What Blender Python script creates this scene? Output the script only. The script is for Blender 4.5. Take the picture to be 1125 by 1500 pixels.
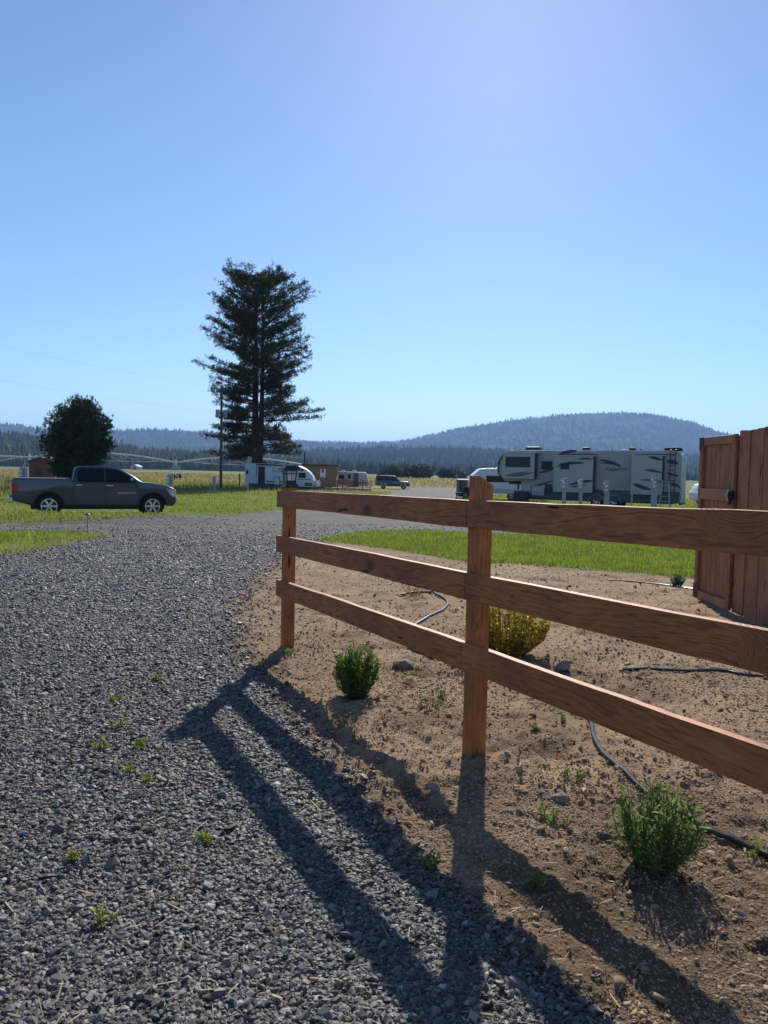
import bpy, bmesh, math, random
import numpy as np
from mathutils import Vector, Matrix
random.seed(7); RNG = np.random.default_rng(11)
for o in list(bpy.data.objects): bpy.data.objects.remove(o)
SC = bpy.context.scene; COL = SC.collection
# ------------------------------------------------------------------ camera
F = 1080.0; CX, CY = 562.5, 750.0; CAMH = 1.45
PITCH = math.atan(58/F); ROLL = math.radians(1.2)
_f = Vector((0, math.cos(PITCH), -math.sin(PITCH))); _u0 = Vector((0, math.sin(PITCH), math.cos(PITCH))); _r0 = Vector((1,0,0))
_r = _r0*math.cos(ROLL) + _u0*math.sin(ROLL); _u = -_r0*math.sin(ROLL) + _u0*math.cos(ROLL)
cam = bpy.data.cameras.new('camera'); cam.sensor_fit = 'HORIZONTAL'; cam.sensor_width = 36; cam.lens = 36*F/1125
cam.clip_start = 0.05; cam.clip_end = 30000
cob = bpy.data.objects.new('camera', cam); COL.objects.link(cob)
M = Matrix((( _r.x,_u.x,-_f.x,0),(_r.y,_u.y,-_f.y,0),(_r.z,_u.z,-_f.z,CAMH),(0,0,0,1)))
cob.matrix_world = M; SC.camera = cob
SC.render.resolution_x = 768; SC.render.resolution_y = 1024
# ------------------------------------------------------------------ world, sun, exposure
SUN_AZ, SUN_EL = math.radians(8.0), math.radians(34.0)
w = bpy.data.worlds.new('World'); SC.world = w; w.use_nodes = True
nt = w.node_tree; bg = nt.nodes['Background']; sky = nt.nodes.new('ShaderNodeTexSky')
sky.sky_type = 'NISHITA'; sky.sun_disc = False; sky.sun_elevation = SUN_EL; sky.sun_rotation = SUN_AZ
sky.altitude = 1300; sky.air_density = 1.0; sky.dust_density = 0.35; sky.ozone_density = 5.0
nt.links.new(sky.outputs[0], bg.inputs[0]); bg.inputs[1].default_value = 0.115
sl = bpy.data.lights.new('sun', 'SUN'); sl.energy = 5.0; sl.angle = math.radians(0.53); sl.color = (1, .93, .82)
so = bpy.data.objects.new('sun', sl); COL.objects.link(so)
sd = Vector((math.sin(SUN_AZ)*math.cos(SUN_EL), math.cos(SUN_AZ)*math.cos(SUN_EL), math.sin(SUN_EL)))
so.rotation_mode = 'QUATERNION'; so.rotation_quaternion = (-sd).to_track_quat('-Z', 'Y'); so.location = sd*60
vs = SC.view_settings; vs.view_transform = 'Standard'; vs.look = 'None'; vs.exposure = 0.33; vs.gamma = 1; vs.use_curve_mapping = False
SC.render.engine = 'CYCLES'; SC.cycles.volume_bounces = 0; SC.cycles.transparent_max_bounces = 12

# ------------------------------------------------------------------ helpers
def ray(px, py):
    return (_f + _r*((px-CX)/F) - _u*((py-CY)/F))
def smooth(a, b, x):
    t = np.clip((np.asarray(x, float)-a)/(b-a), 0, 1); return t*t*(3-2*t)
def base_z(y):
    y = np.asarray(y, float); d = np.clip(y-4, 0, None)
    return -0.0122*(d-12*np.logaddexp(0,(d-76)/12.0))
def gp(px, py):
    """pixel of the photograph -> point on the ground"""
    d = ray(px, py); z = 0.0
    for _ in range(60):
        t = (z-CAMH)/d.z; z = float(base_z(d.y*t))
    return Vector((d.x*t, d.y*t, z))
def gx(px, Y):
    """ground point at distance Y in the direction of picture column px"""
    h = 692 + (px-CX)*math.tan(ROLL); d = ray(px, h+20); t = Y/d.y
    return Vector((d.x*t, Y, float(base_z(Y))))
def hashn(ix, iy, s):
    ix = ix.astype(np.uint32); iy = iy.astype(np.uint32)
    h = ix*np.uint32(374761393) + iy*np.uint32(668265263) + np.uint32(s*1442695041 & 0xffffffff)
    h = (h ^ (h >> np.uint32(13)))*np.uint32(1274126177); h = h ^ (h >> np.uint32(16))
    return (h & np.uint32(0xffffff)).astype(float)/0xffffff
def vnoise(x, y, s=0):
    x = np.asarray(x, float); y = np.asarray(y, float)
    ix = np.floor(x); iy = np.floor(y); fx = x-ix; fy = y-iy
    ix = (ix+100000).astype(np.int64); iy = (iy+100000).astype(np.int64)
    fx = fx*fx*(3-2*fx); fy = fy*fy*(3-2*fy)
    a = hashn(ix,iy,s); b = hashn(ix+1,iy,s); c = hashn(ix,iy+1,s); d = hashn(ix+1,iy+1,s)
    return (a*(1-fx)+b*fx)*(1-fy)+(c*(1-fx)+d*fx)*fy
def fbm(x, y, s=0, o=4):
    v = 0; a = .5
    for k in range(o): v = v+a*vnoise(x*2**k, y*2**k, s+k*7); a *= .5
    return v
def inpoly(x, y, poly):
    x = np.asarray(x); y = np.asarray(y); r = np.zeros(x.shape, bool); n = len(poly)
    for i in range(n):
        x1,y1 = poly[i][0],poly[i][1]; x2,y2 = poly[(i+1)%n][0],poly[(i+1)%n][1]
        if y1 == y2: continue
        c = ((y1 > y) != (y2 > y)) & (x < (x2-x1)*(y-y1)/(y2-y1)+x1)
        r ^= c
    return r
# ---- materials
def N(t, ty, **kw):
    n = t.nodes.new(ty)
    for k, v in kw.items(): setattr(n, k, v)
    return n
def newmat(name):
    m = bpy.data.materials.new(name); m.use_nodes = True
    return m, m.node_tree, m.node_tree.nodes['Principled BSDF']
def ramp(t, fac, stops):
    r = N(t, 'ShaderNodeValToRGB'); e = r.color_ramp.elements
    while len(e) < len(stops): e.new(.5)
    for k, (p, c) in enumerate(stops): e[k].position = p; e[k].color = (*c, 1)
    t.links.new(fac, r.inputs[0]); return r.outputs[0]
def pmat(name, c1, c2=None, scale=8, rough=.6, bump=0, metal=0, spec=.5, trans=0, coat=0, bscale=None, dist=.01):
    """two-tone noise paint / plastic / metal"""
    m, t, b = newmat(name); L = t.links
    c2 = c2 or tuple(v*.82 for v in c1)
    tc = N(t,'ShaderNodeTexCoord'); nz = N(t,'ShaderNodeTexNoise'); nz.inputs['Scale'].default_value = scale; nz.inputs['Detail'].default_value = 6
    L.new(tc.outputs['Object'], nz.inputs['Vector'])
    L.new(ramp(t, nz.outputs['Fac'], [(.35,c1),(.68,c2)]), b.inputs['Base Color'])
    b.inputs['Roughness'].default_value = rough; b.inputs['Metallic'].default_value = metal
    b.inputs['Specular IOR Level'].default_value = spec; b.inputs['Coat Weight'].default_value = coat
    if trans: b.inputs['Transmission Weight'].default_value = trans
    if bump:
        n2 = N(t,'ShaderNodeTexNoise'); n2.inputs['Scale'].default_value = bscale or scale*3; n2.inputs['Detail'].default_value = 5
        L.new(tc.outputs['Object'], n2.inputs['Vector'])
        bp = N(t,'ShaderNodeBump'); bp.inputs['Strength'].default_value = bump; bp.inputs['Distance'].default_value = dist
        L.new(n2.outputs['Fac'], bp.inputs['Height']); L.new(bp.outputs[0], b.inputs['Normal'])
    return m
def attr_mat(name, rough=.8, trans=0, spec=.3, attr='Col', var=None):
    """colour carried per piece (per stone, per blade, per tree)"""
    m, t, b = newmat(name); L = t.links
    a = N(t,'ShaderNodeAttribute'); a.attribute_name = attr
    L.new(a.outputs['Color'], b.inputs['Base Color']); b.inputs['Roughness'].default_value = rough; b.inputs['Specular IOR Level'].default_value = spec
    if trans:
        tr = N(t,'ShaderNodeBsdfTranslucent'); mx = N(t,'ShaderNodeMixShader'); mx.inputs[0].default_value = trans
        L.new(a.outputs['Color'], tr.inputs['Color']); L.new(b.outputs[0], mx.inputs[1]); L.new(tr.outputs[0], mx.inputs[2])
        L.new(mx.outputs[0], t.nodes['Material Output'].inputs['Surface'])
    return m
def wood(name, c1, c2, dark, scale=1.0, knots=True, rough=.6, axis='X'):
    m, t, b = newmat(name); L = t.links
    tc = N(t,'ShaderNodeTexCoord'); oi = N(t,'ShaderNodeObjectInfo')
    off = N(t,'ShaderNodeVectorMath', operation='SCALE'); off.inputs[0].default_value = (9.0,3.1,5.7); L.new(oi.outputs['Random'], off.inputs['Scale'])
    add = N(t,'ShaderNodeVectorMath', operation='ADD'); L.new(tc.outputs['Object'], add.inputs[0]); L.new(off.outputs[0], add.inputs[1])
    mp = N(t,'ShaderNodeMapping'); L.new(add.outputs[0], mp.inputs[0])
    s = (.55,4,4) if axis == 'X' else (4,4,.55)
    mp.inputs['Scale'].default_value = tuple(v*scale for v in s)
    # knots distort the grain round them
    kv = N(t,'ShaderNodeTexVoronoi'); kv.inputs['Scale'].default_value = .9; kv.inputs['Randomness'].default_value = 1
    mk = N(t,'ShaderNodeMapping'); mk.inputs['Scale'].default_value = (2.0,3.2,3.2) if axis == 'X' else (3.2,3.2,2.0); L.new(add.outputs[0], mk.inputs[0]); L.new(mk.outputs[0], kv.inputs['Vector'])
    kf = N(t,'ShaderNodeMapRange'); kf.inputs[1].default_value = .0; kf.inputs[2].default_value = .36; kf.inputs[3].default_value = 1; kf.inputs[4].default_value = 0
    L.new(kv.outputs['Distance'], kf.inputs[0])
    nz = N(t,'ShaderNodeTexNoise'); nz.inputs['Scale'].default_value = 1.3; nz.inputs['Detail'].default_value = 3; L.new(mp.outputs[0], nz.inputs['Vector'])
    ad = N(t,'ShaderNodeMath', operation='MULTIPLY_ADD'); L.new(kf.outputs[0], ad.inputs[0]); ad.inputs[1].default_value = .9 if knots else 0; L.new(nz.outputs['Fac'], ad.inputs[2])
    sx = N(t,'ShaderNodeSeparateXYZ'); L.new(mp.outputs[0], sx.inputs[0])
    m1 = N(t,'ShaderNodeMath', operation='MULTIPLY_ADD'); L.new(ad.outputs[0], m1.inputs[0]); m1.inputs[1].default_value = 2.2
    L.new(sx.outputs['Z' if axis == 'X' else 'X'], m1.inputs[2])
    m1b = N(t,'ShaderNodeMath', operation='MULTIPLY_ADD'); L.new(sx.outputs['Y'], m1b.inputs[0]); m1b.inputs[1].default_value = .7; L.new(m1.outputs[0], m1b.inputs[2])
    m2 = N(t,'ShaderNodeMath', operation='MULTIPLY'); L.new(m1b.outputs[0], m2.inputs[0]); m2.inputs[1].default_value = 30
    m3 = N(t,'ShaderNodeMath', operation='SINE'); L.new(m2.outputs[0], m3.inputs[0])
    fine = N(t,'ShaderNodeTexNoise'); fine.inputs['Scale'].default_value = 22; fine.inputs['Detail'].default_value = 4; L.new(mp.outputs[0], fine.inputs['Vector'])
    ma = N(t,'ShaderNodeMath', operation='MULTIPLY_ADD'); L.new(m3.outputs[0], ma.inputs[0]); ma.inputs[1].default_value = .24; L.new(fine.outputs['Fac'], ma.inputs[2])
    colr = ramp(t, ma.outputs[0], [(.22,c2),(.52,c1),(.80,tuple(v*.72 for v in c2))])
    # big stain blotches and checks
    bl = N(t,'ShaderNodeTexNoise'); bl.inputs['Scale'].default_value = 2.6; bl.inputs['Detail'].default_value = 2; L.new(add.outputs[0], bl.inputs['Vector'])
    mx = N(t,'ShaderNodeMixRGB', blend_type='MULTIPLY'); mx.inputs[0].default_value = .55; L.new(colr, mx.inputs[1])
    L.new(ramp(t, bl.outputs['Fac'], [(.35,(.62,.56,.55)),(.6,(1.1,1.08,1.0))]), mx.inputs[2])
    km = N(t,'ShaderNodeMapRange'); km.inputs[1].default_value = .15; km.inputs[2].default_value = .07; km.inputs[3].default_value = 0; km.inputs[4].default_value = .85 if knots else 0
    L.new(kv.outputs['Distance'], km.inputs[0])
    m4 = N(t,'ShaderNodeMixRGB'); L.new(km.outputs[0], m4.inputs[0]); L.new(mx.outputs[0], m4.inputs[1]); m4.inputs[2].default_value = (*dark,1)
    ck = N(t,'ShaderNodeTexNoise'); ck.inputs['Scale'].default_value = 5.5; ck.inputs['Detail'].default_value = 2; L.new(mp.outputs[0], ck.inputs['Vector'])
    ckr = N(t,'ShaderNodeMapRange'); ckr.inputs[1].default_value = .700; ckr.inputs[2].default_value = .715; L.new(ck.outputs['Fac'], ckr.inputs[0])
    m5 = N(t,'ShaderNodeMixRGB'); L.new(ckr.outputs[0], m5.inputs[0]); L.new(m4.outputs[0], m5.inputs[1]); m5.inputs[2].default_value = (*[v*.4 for v in dark],1)
    L.new(m5.outputs[0], b.inputs['Base Color']); b.inputs['Roughness'].default_value = rough; b.inputs['Specular IOR Level'].default_value = .35
    bp = N(t,'ShaderNodeBump'); bp.inputs['Strength'].default_value = .35; bp.inputs['Distance'].default_value = .003
    mb = N(t,'ShaderNodeMath', operation='SUBTRACT'); L.new(ma.outputs[0], mb.inputs[0]); L.new(ckr.outputs[0], mb.inputs[1])
    L.new(mb.outputs[0], bp.inputs['Height']); L.new(bp.outputs[0], b.inputs['Normal'])
    return m
# ---- meshes
def link(name, me, mat=None, parent=None, loc=None):
    o = bpy.data.objects.new(name, me); COL.objects.link(o)
    if mat is not None: me.materials.append(mat)
    if parent is not None: o.parent = parent
    if loc is not None: o.location = loc
    return o
def tag(o, label=None, cat=None, group=None, kind=None):
    if label: o['label'] = label
    if cat: o['category'] = cat
    if group: o['group'] = group
    if kind: o['kind'] = kind
    return o
def empty(name, loc=(0,0,0), rz=0, label=None, cat=None, group=None):
    o = bpy.data.objects.new(name, None); COL.objects.link(o); o.location = loc; o.rotation_euler = (0,0,rz)
    o.empty_display_size = .2
    return tag(o, label, cat, group)
def copy_tree(o, parent=None):
    c = o.copy(); COL.objects.link(c); c.parent = parent
    for ch in o.children: copy_tree(ch, c)
    return c
def np_mesh(name, V, Fc, mat=None, parent=None, col=None, smooth_=False):
    V = np.asarray(V, np.float32); Fc = np.asarray(Fc, np.int32); n, k = Fc.shape
    me = bpy.data.meshes.new(name); me.vertices.add(len(V)); me.vertices.foreach_set('co', V.ravel())
    me.loops.add(n*k); me.loops.foreach_set('vertex_index', Fc.ravel())
    me.polygons.add(n); me.polygons.foreach_set('loop_start', np.arange(0, n*k, k, dtype=np.int32))
    try: me.polygons.foreach_set('loop_total', np.full(n, k, np.int32))
    except Exception: pass
    me.update(calc_edges=True)
    if smooth_: me.polygons.foreach_set('use_smooth', np.ones(n, bool))
    if col is not None:
        ca = me.attributes.new('Col', 'FLOAT_COLOR', 'POINT')
        c4 = np.ones((len(V),4), np.float32); c4[:,:3] = col; ca.data.foreach_set('color', c4.ravel())
    return link(name, me, mat, parent)
class MB:
    def __init__(s): s.v = []; s.f = []
    def add(s, vs, fs, T=None):
        n = len(s.v)
        s.v += [tuple(T @ Vector(p)) if T else tuple(p) for p in vs]; s.f += [tuple(i+n for i in f) for f in fs]; return s
    def box(s, c, d, T=None, rz=0, taper=None):
        x,y,z = d[0]/2,d[1]/2,d[2]/2; k = taper or (1,1)
        vs = [(-x,-y,-z),(x,-y,-z),(x,y,-z),(-x,y,-z),(-x*k[0],-y*k[1],z),(x*k[0],-y*k[1],z),(x*k[0],y*k[1],z),(-x*k[0],y*k[1],z)]
        R = Matrix.Translation(c) @ Matrix.Rotation(rz,4,'Z'); R = T @ R if T else R
        return s.add(vs, [(3,2,1,0),(4,5,6,7),(0,1,5,4),(1,2,6,5),(2,3,7,6),(3,0,4,7)], R)
    def prism(s, poly, a, b, ax='Y', yf=None):
        """poly of (x,z) pulled along y (or (y,z) along x, or (x,y) along z); yf(x,z,side) may shape the sides"""
        n = len(poly); vs = []
        for q in (a, b):
            for (u, w_) in poly:
                qq = yf(u, w_, q) if yf else q
                vs.append((u,qq,w_) if ax == 'Y' else (qq,u,w_) if ax == 'X' else (u,w_,qq))
        fs = [tuple(range(n)), tuple(range(2*n-1,n-1,-1))] + [(i, i+n, (i+1)%n+n, (i+1)%n) for i in range(n)]
        return s.add(vs, fs)
    def tube(s, pts, r, sides=8, cap=True):
        pts = [Vector(p) for p in pts]; n = len(pts); rs = r if hasattr(r,'__len__') else [r]*n
        vs = []; up = Vector((0,0,1)); prev = None
        for i, p in enumerate(pts):
            d = (pts[min(i+1,n-1)]-pts[max(i-1,0)]).normalized()
            a = d.cross(up if abs(d.z) < .95 else Vector((1,0,0))).normalized() if prev is None else (prev - d*prev.dot(d)).normalized()
            prev = a; b = d.cross(a)
            for k in range(sides):
                t = 2*math.pi*k/sides; vs.append(p + (a*math.cos(t)+b*math.sin(t))*rs[i])
        fs = [(i*sides+k, i*sides+(k+1)%sides, (i+1)*sides+(k+1)%sides, (i+1)*sides+k) for i in range(n-1) for k in range(sides)]
        if cap: fs += [tuple(range(sides-1,-1,-1)), tuple((n-1)*sides+k for k in range(sides))]
        return s.add(vs, fs)
    def lathe(s, prof, sides=24, c=(0,0,0), ax='Y', cap=True):
        vs = []; n = len(prof)
        for (r, h) in prof:
            for k in range(sides):
                t = 2*math.pi*k/sides; a, b = r*math.cos(t), r*math.sin(t)
                p = (a,h,b) if ax == 'Y' else (a,b,h) if ax == 'Z' else (h,a,b)
                vs.append((p[0]+c[0],p[1]+c[1],p[2]+c[2]))
        fs = [(i*sides+k, i*sides+(k+1)%sides, (i+1)*sides+(k+1)%sides, (i+1)*sides+k) for i in range(n-1) for k in range(sides)]
        if cap: fs += [tuple(range(sides-1,-1,-1)), tuple((n-1)*sides+k for k in range(sides))]
        else: fs += [((n-1)*sides+k, (n-1)*sides+(k+1)%sides, (k+1)%sides, k) for k in range(sides)]
        return s.add(vs, fs)
    def build(s, name, mat, parent=None, bevel=0, seg=2, smooth_=False, loc=None, rz=0):
        me = bpy.data.meshes.new(name); me.from_pydata(s.v, [], s.f)
        bm = bmesh.new(); bm.from_mesh(me); bmesh.ops.recalc_face_normals(bm, faces=bm.faces)
        if bevel:
            ed = [e for e in bm.edges if len(e.link_faces) == 2 and e.calc_face_angle(0) > math.radians(28)]
            bmesh.ops.bevel(bm, geom=ed, offset=bevel, segments=seg, affect='EDGES', profile=.6, clamp_overlap=True)
        bm.to_mesh(me); bm.free()
        if smooth_:
            me.polygons.foreach_set('use_smooth', np.ones(len(me.polygons), bool))
            try: me.set_sharp_from_angle(angle=math.radians(38))
            except Exception: pass
        o = link(name, me, mat, parent, loc); o.rotation_euler.z = rz
        return o
def text_obj(name, s, size, mat, parent, mtx, extrude=.002, shear=0):
    cu = bpy.data.curves.new(name, 'FONT'); cu.body = s; cu.size = size; cu.extrude = extrude; cu.align_x = 'CENTER'; cu.align_y = 'CENTER'; cu.shear = shear
    t = bpy.data.objects.new(name+'_tmp', cu); COL.objects.link(t)
    me = bpy.data.meshes.new_from_object(t); bpy.data.objects.remove(t); bpy.data.curves.remove(cu)
    o = link(name, me, mat, parent); o.matrix_local = mtx; return o
# ================================================================== GROUND
def P(*pp): return [tuple(gp(a,b))[:2] for a,b in pp]
DIRT_EDGE = P((900,1500),(800,1455),(700,1345),(608,1262),(530,1190),(440,1075),(385,1010),(345,935),(340,885),(380,842),(440,803),(473,792))
LAWN_LOW = P((473,792),(578,806),(682,822),(826,831),(1013,846),(1125,854))
DIRT = [(1.2,-4)] + [(1.0,.9)] + DIRT_EDGE + LAWN_LOW[1:] + [(14,9.6),(14,-4)]
LAWN = LAWN_LOW + [(14,9.6),(14,13.4)] + P((1125,806),(1010,798),(860,789),(720,782),(600,777),(520,781))
PATCH = [(-14,9.5)] + P((0,813),(60,806),(110,795),(150,784),(100,778),(0,779)) + [(-14,17.2)]
ROAD = [(1.2,-4)] + [(1.0,.9)] + DIRT_EDGE + P((520,781),(600,777),(720,782),(860,789),(1010,798),(1125,806)) + [(14,13.4),(22,13.5),(26,19)] + \
       P((1125,772),(900,757),(700,747),(655,741),(690,727),(693,716),(640,713),(590,714),(572,722),(540,734),(480,741),(412,747),(350,750),(300,757),(250,764),(150,767),(0,767)) + [(-16,22.3),(-18,-4)]
def edge_noise(x, y): return (fbm(x*1.7+3, y*1.7, 5, 4)-.47)*1.0
def warp(x, y, a=.35):
    k = np.clip(np.hypot(x,y)/8, .35, 2.2)
    return x+edge_noise(x,y)*a*k, y+edge_noise(x+40,y+17)*a*k
def masks(x, y):
    wx, wy = warp(x, y)
    road = inpoly(wx, wy, ROAD) & ~inpoly(wx, wy, PATCH)
    dirt = inpoly(wx, wy, DIRT) & ~road
    return road, dirt
def soft(x, y):
    """how much road / dirt there is round a point, 0..1"""
    k = np.clip(np.hypot(x,y)*.05, .07, .5); r = 0; d = 0
    for (a, b) in ((0,0),(1,0),(-1,0),(0,1),(0,-1),(.5,.6),(-.5,.6),(.5,-.6),(-.5,-.6)):
        q, e = masks(x+a*k, y+b*k); r = r+q; d = d+e
    return r/9.0, d/9.0
def HB(x, y):
    """smooth ground height"""
    x = np.asarray(x, float); y = np.asarray(y, float)
    z = base_z(y) + (fbm(x*.35, y*.35, 1, 3)-.44)*.05*smooth(0, 3, np.hypot(x,y))
    z = z + .19*smooth(20.3, 22.6, y)*(1-smooth(23.2, 24.6, y))*(1-smooth(-5.5, -3, x))      # low berm before the pickup
    z = z - (.415+base_z(y)).clip(.0,.2)*smooth(23.9, 24.8, y)*(1-smooth(30, 34, y))*(1-smooth(-6, -4, x))      # the pickup's parking dip
    return z
def H(x, y):
    x = np.asarray(x, float); y = np.asarray(y, float); road, dirt = soft(x, y)
    r = np.hypot(x, y); near = 1-smooth(9, 16, r)
    rough = smooth(.34,.60, fbm(x*1.1, y*1.1, 51, 3))
    clod = (np.abs(fbm(x*11, y*11, 21, 3)-.45)*.085 + (fbm(x*26, y*26, 22, 2)-.4)*.016)*(.35+.9*rough) + (fbm(x*3.1, y*3.1, 31, 3)-.45)*.06 - np.clip(fbm(x*5, y*5, 77, 2)-.5, 0, 1)*.13
    rd = (fbm(x*14, y*14, 41, 2)-.4)*.010 - .012
    return HB(x, y) + near*(dirt*clod + road*rd)
# polar sheet, fine close to the camera
na = 380; ang = np.concatenate([np.linspace(-36, 36, na), np.linspace(40, 320, 60)])*math.pi/180
rad = np.concatenate([[.02,.5,1.0,1.4], np.geomspace(1.7, 16, 330), np.geomspace(16.4, 140, 70), np.geomspace(150, 14000, 36)])
A, R_ = np.meshgrid(ang, rad); GX = R_*np.sin(A); GY = R_*np.cos(A)
GZ = H(GX.ravel(), GY.ravel())
n1 = len(ang); ii = np.arange(len(rad)-1)[:,None]*n1; jj = np.arange(n1)[None,:]; jn = (jj+1) % n1
Fq = np.stack([ii+jj, ii+n1+jj, ii+n1+jn, ii+jn], -1).reshape(-1,4)
gx_, gy_ = GX.ravel(), GY.ravel(); road, dirt = masks(gx_, gy_); sroad, sdirt = soft(gx_, gy_)
def ground_colour(x, y):
    x = np.asarray(x, float); y = np.asarray(y, float)
    n = fbm(x*.16, y*.16, 61, 4); n2 = fbm(x*.9, y*.9, 63, 3)
    green = np.array([.095,.145,.028]); tan = np.array([.27,.215,.10]); yel = np.array([.17,.17,.05])
    c = green[None]*(1-n2[:,None]) + yel[None]*n2[:,None]
    dry = smooth(.40,.60,n)*(.30+.5*smooth(50,90,y)*(1-smooth(230,420,y)))
    dry = np.clip(dry + .5*smooth(90,150,y)*(1-smooth(380,520,y))*(1-smooth(0,40,x)), 0, 1)
    return c*(1-dry[:,None]) + tan[None]*dry[:,None]
gc = ground_colour(gx_, gy_)
nd = fbm(gx_*2.2, gy_*2.2, 71, 4)[:,None]
nd = np.clip(nd*1.5-.2, 0, 1); dcol = np.array([.215,.145,.092])[None]*(1-nd) + np.array([.38,.275,.178])[None]*nd
lowd = smooth(.50,.62, fbm(gx_*5, gy_*5, 77, 2))[:,None]; damp = smooth(.42,.60, fbm(gx_*.8+7, gy_*.8, 78, 4))[:,None]*(1-smooth(4,7,np.hypot(gx_,gy_)))[:,None]
dcol = dcol*(1-.45*lowd)*(1-.55*damp)
gc = gc*(1-sdirt-sroad).clip(0,1)[:,None] + dcol*sdirt[:,None] + np.array([.10,.09,.08])[None]*sroad[:,None]
m, t, b = newmat('soil_and_turf'); L = t.links
at_ = N(t,'ShaderNodeAttribute'); at_.attribute_name = 'Col'; tc = N(t,'ShaderNodeTexCoord')
n1_ = N(t,'ShaderNodeTexNoise'); n1_.inputs['Scale'].default_value = 26; n1_.inputs['Detail'].default_value = 8; n1_.inputs['Roughness'].default_value = .7; L.new(tc.outputs['Object'], n1_.inputs['Vector'])
v1 = N(t,'ShaderNodeTexVoronoi'); v1.inputs['Scale'].default_value = 75; L.new(tc.outputs['Object'], v1.inputs['Vector'])
mx = N(t,'ShaderNodeMixRGB', blend_type='MULTIPLY'); mx.inputs[0].default_value = .8; L.new(at_.outputs['Color'], mx.inputs[1])
L.new(ramp(t, n1_.outputs['Fac'], [(.3,(.55,.52,.50)),(.68,(1.3,1.25,1.2))]), mx.inputs[2])
L.new(mx.outputs[0], b.inputs['Base Color']); b.inputs['Roughness'].default_value = .95; b.inputs['Specular IOR Level'].default_value = .1
ad = N(t,'ShaderNodeMath', operation='MULTIPLY_ADD'); L.new(v1.outputs['Distance'], ad.inputs[0]); ad.inputs[1].default_value = -.6; L.new(n1_.outputs['Fac'], ad.inputs[2])
bp = N(t,'ShaderNodeBump'); bp.inputs['Strength'].default_value = .6; bp.inputs['Distance'].default_value = .015; L.new(ad.outputs[0], bp.inputs['Height']); L.new(bp.outputs[0], b.inputs['Normal'])
ground = np_mesh('ground', np.stack([gx_,gy_,GZ],-1), Fq, m, col=gc, smooth_=True); tag(ground, 'bare brown garden soil running out into green and tan pasture', 'ground', kind='structure')
# ---- gravel drive: its own sheet 6 mm above the soil
def keep_quads(mask, Fc): return Fc[mask[Fc].all(1)]
far_ok = (np.hypot(gx_,gy_) < 170)
Fr = keep_quads(road & far_ok, Fq); used, inv = np.unique(Fr, return_inverse=True)
m, t, b = newmat('crushed_rock_bed'); L = t.links; tc = N(t,'ShaderNodeTexCoord')
va = N(t,'ShaderNodeTexVoronoi'); va.inputs['Scale'].default_value = 38; L.new(tc.outputs['Object'], va.inputs['Vector'])
nb = N(t,'ShaderNodeTexNoise'); nb.inputs['Scale'].default_value = 1.1; nb.inputs['Detail'].default_value = 5; L.new(tc.outputs['Object'], nb.inputs['Vector'])
cr = ramp(t, va.outputs['Color'], [(.15,(.05,.048,.046)),(.5,(.12,.116,.11)),(.9,(.23,.22,.205))])
mx = N(t,'ShaderNodeMixRGB', blend_type='MULTIPLY'); mx.inputs[0].default_value = .8; L.new(cr, mx.inputs[1]); L.new(ramp(t, nb.outputs['Fac'], [(.35,(.95,.92,.89)),(.65,(1.5,1.46,1.4))]), mx.inputs[2])
L.new(mx.outputs[0], b.inputs['Base Color']); b.inputs['Roughness'].default_value = .85; b.inputs['Specular IOR Level'].default_value = .12
bp = N(t,'ShaderNodeBump'); bp.inputs['Strength'].default_value = 1; bp.inputs['Distance'].default_value = .03; bp.invert = True; L.new(va.outputs['Distance'], bp.inputs['Height']); L.new(bp.outputs[0], b.inputs['Normal'])
rv = np.stack([gx_,gy_,GZ],-1)[used]; rv[:,2] += .006
rd = np_mesh('gravel_drive', rv, inv.reshape(-1,4), m, smooth_=True); tag(rd, 'dark grey gravel drive sweeping past the wooden rail fence', 'drive', kind='structure')
# ---- loose stones
def stone_templates(n, flat=(1,.75,.5), npt=8):
    out = []
    for k in range(n):
        bm = bmesh.new(); r = random.Random(k+5)
        for i in range(npt):
            v = Vector((r.gauss(0,1), r.gauss(0,1), r.gauss(0,1))).normalized()*(.8+.3*r.random())
            bm.verts.new((v.x*flat[0], v.y*flat[1], v.z*flat[2]))
        bmesh.ops.convex_hull(bm, input=bm.verts); bmesh.ops.delete(bm, geom=[v for v in bm.verts if not v.link_faces], context='VERTS')
        bmesh.ops.triangulate(bm, faces=bm.faces); bm.verts.index_update()
        out.append((np.array([v.co[:] for v in bm.verts]), np.array([[v.index for v in f.verts] for f in bm.faces]))); bm.free()
    return out
def rotmats(n, tilt=.5):
    a = RNG.uniform(0, 2*np.pi, n); bx = RNG.normal(0, tilt, n); by = RNG.normal(0, tilt, n)
    ca,sa,cb,sb,cc,sc_ = np.cos(a),np.sin(a),np.cos(bx),np.sin(bx),np.cos(by),np.sin(by); O = np.zeros(n); I = np.ones(n)
    Rz = np.array([[ca,-sa,O],[sa,ca,O],[O,O,I]]); Rx = np.array([[I,O,O],[O,cb,-sb],[O,sb,cb]]); Ry = np.array([[cc,O,sc_],[O,I,O],[-sc_,O,cc]])
    return np.einsum('ijn,jkn,kln->nil', Rx, Ry, Rz)
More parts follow.
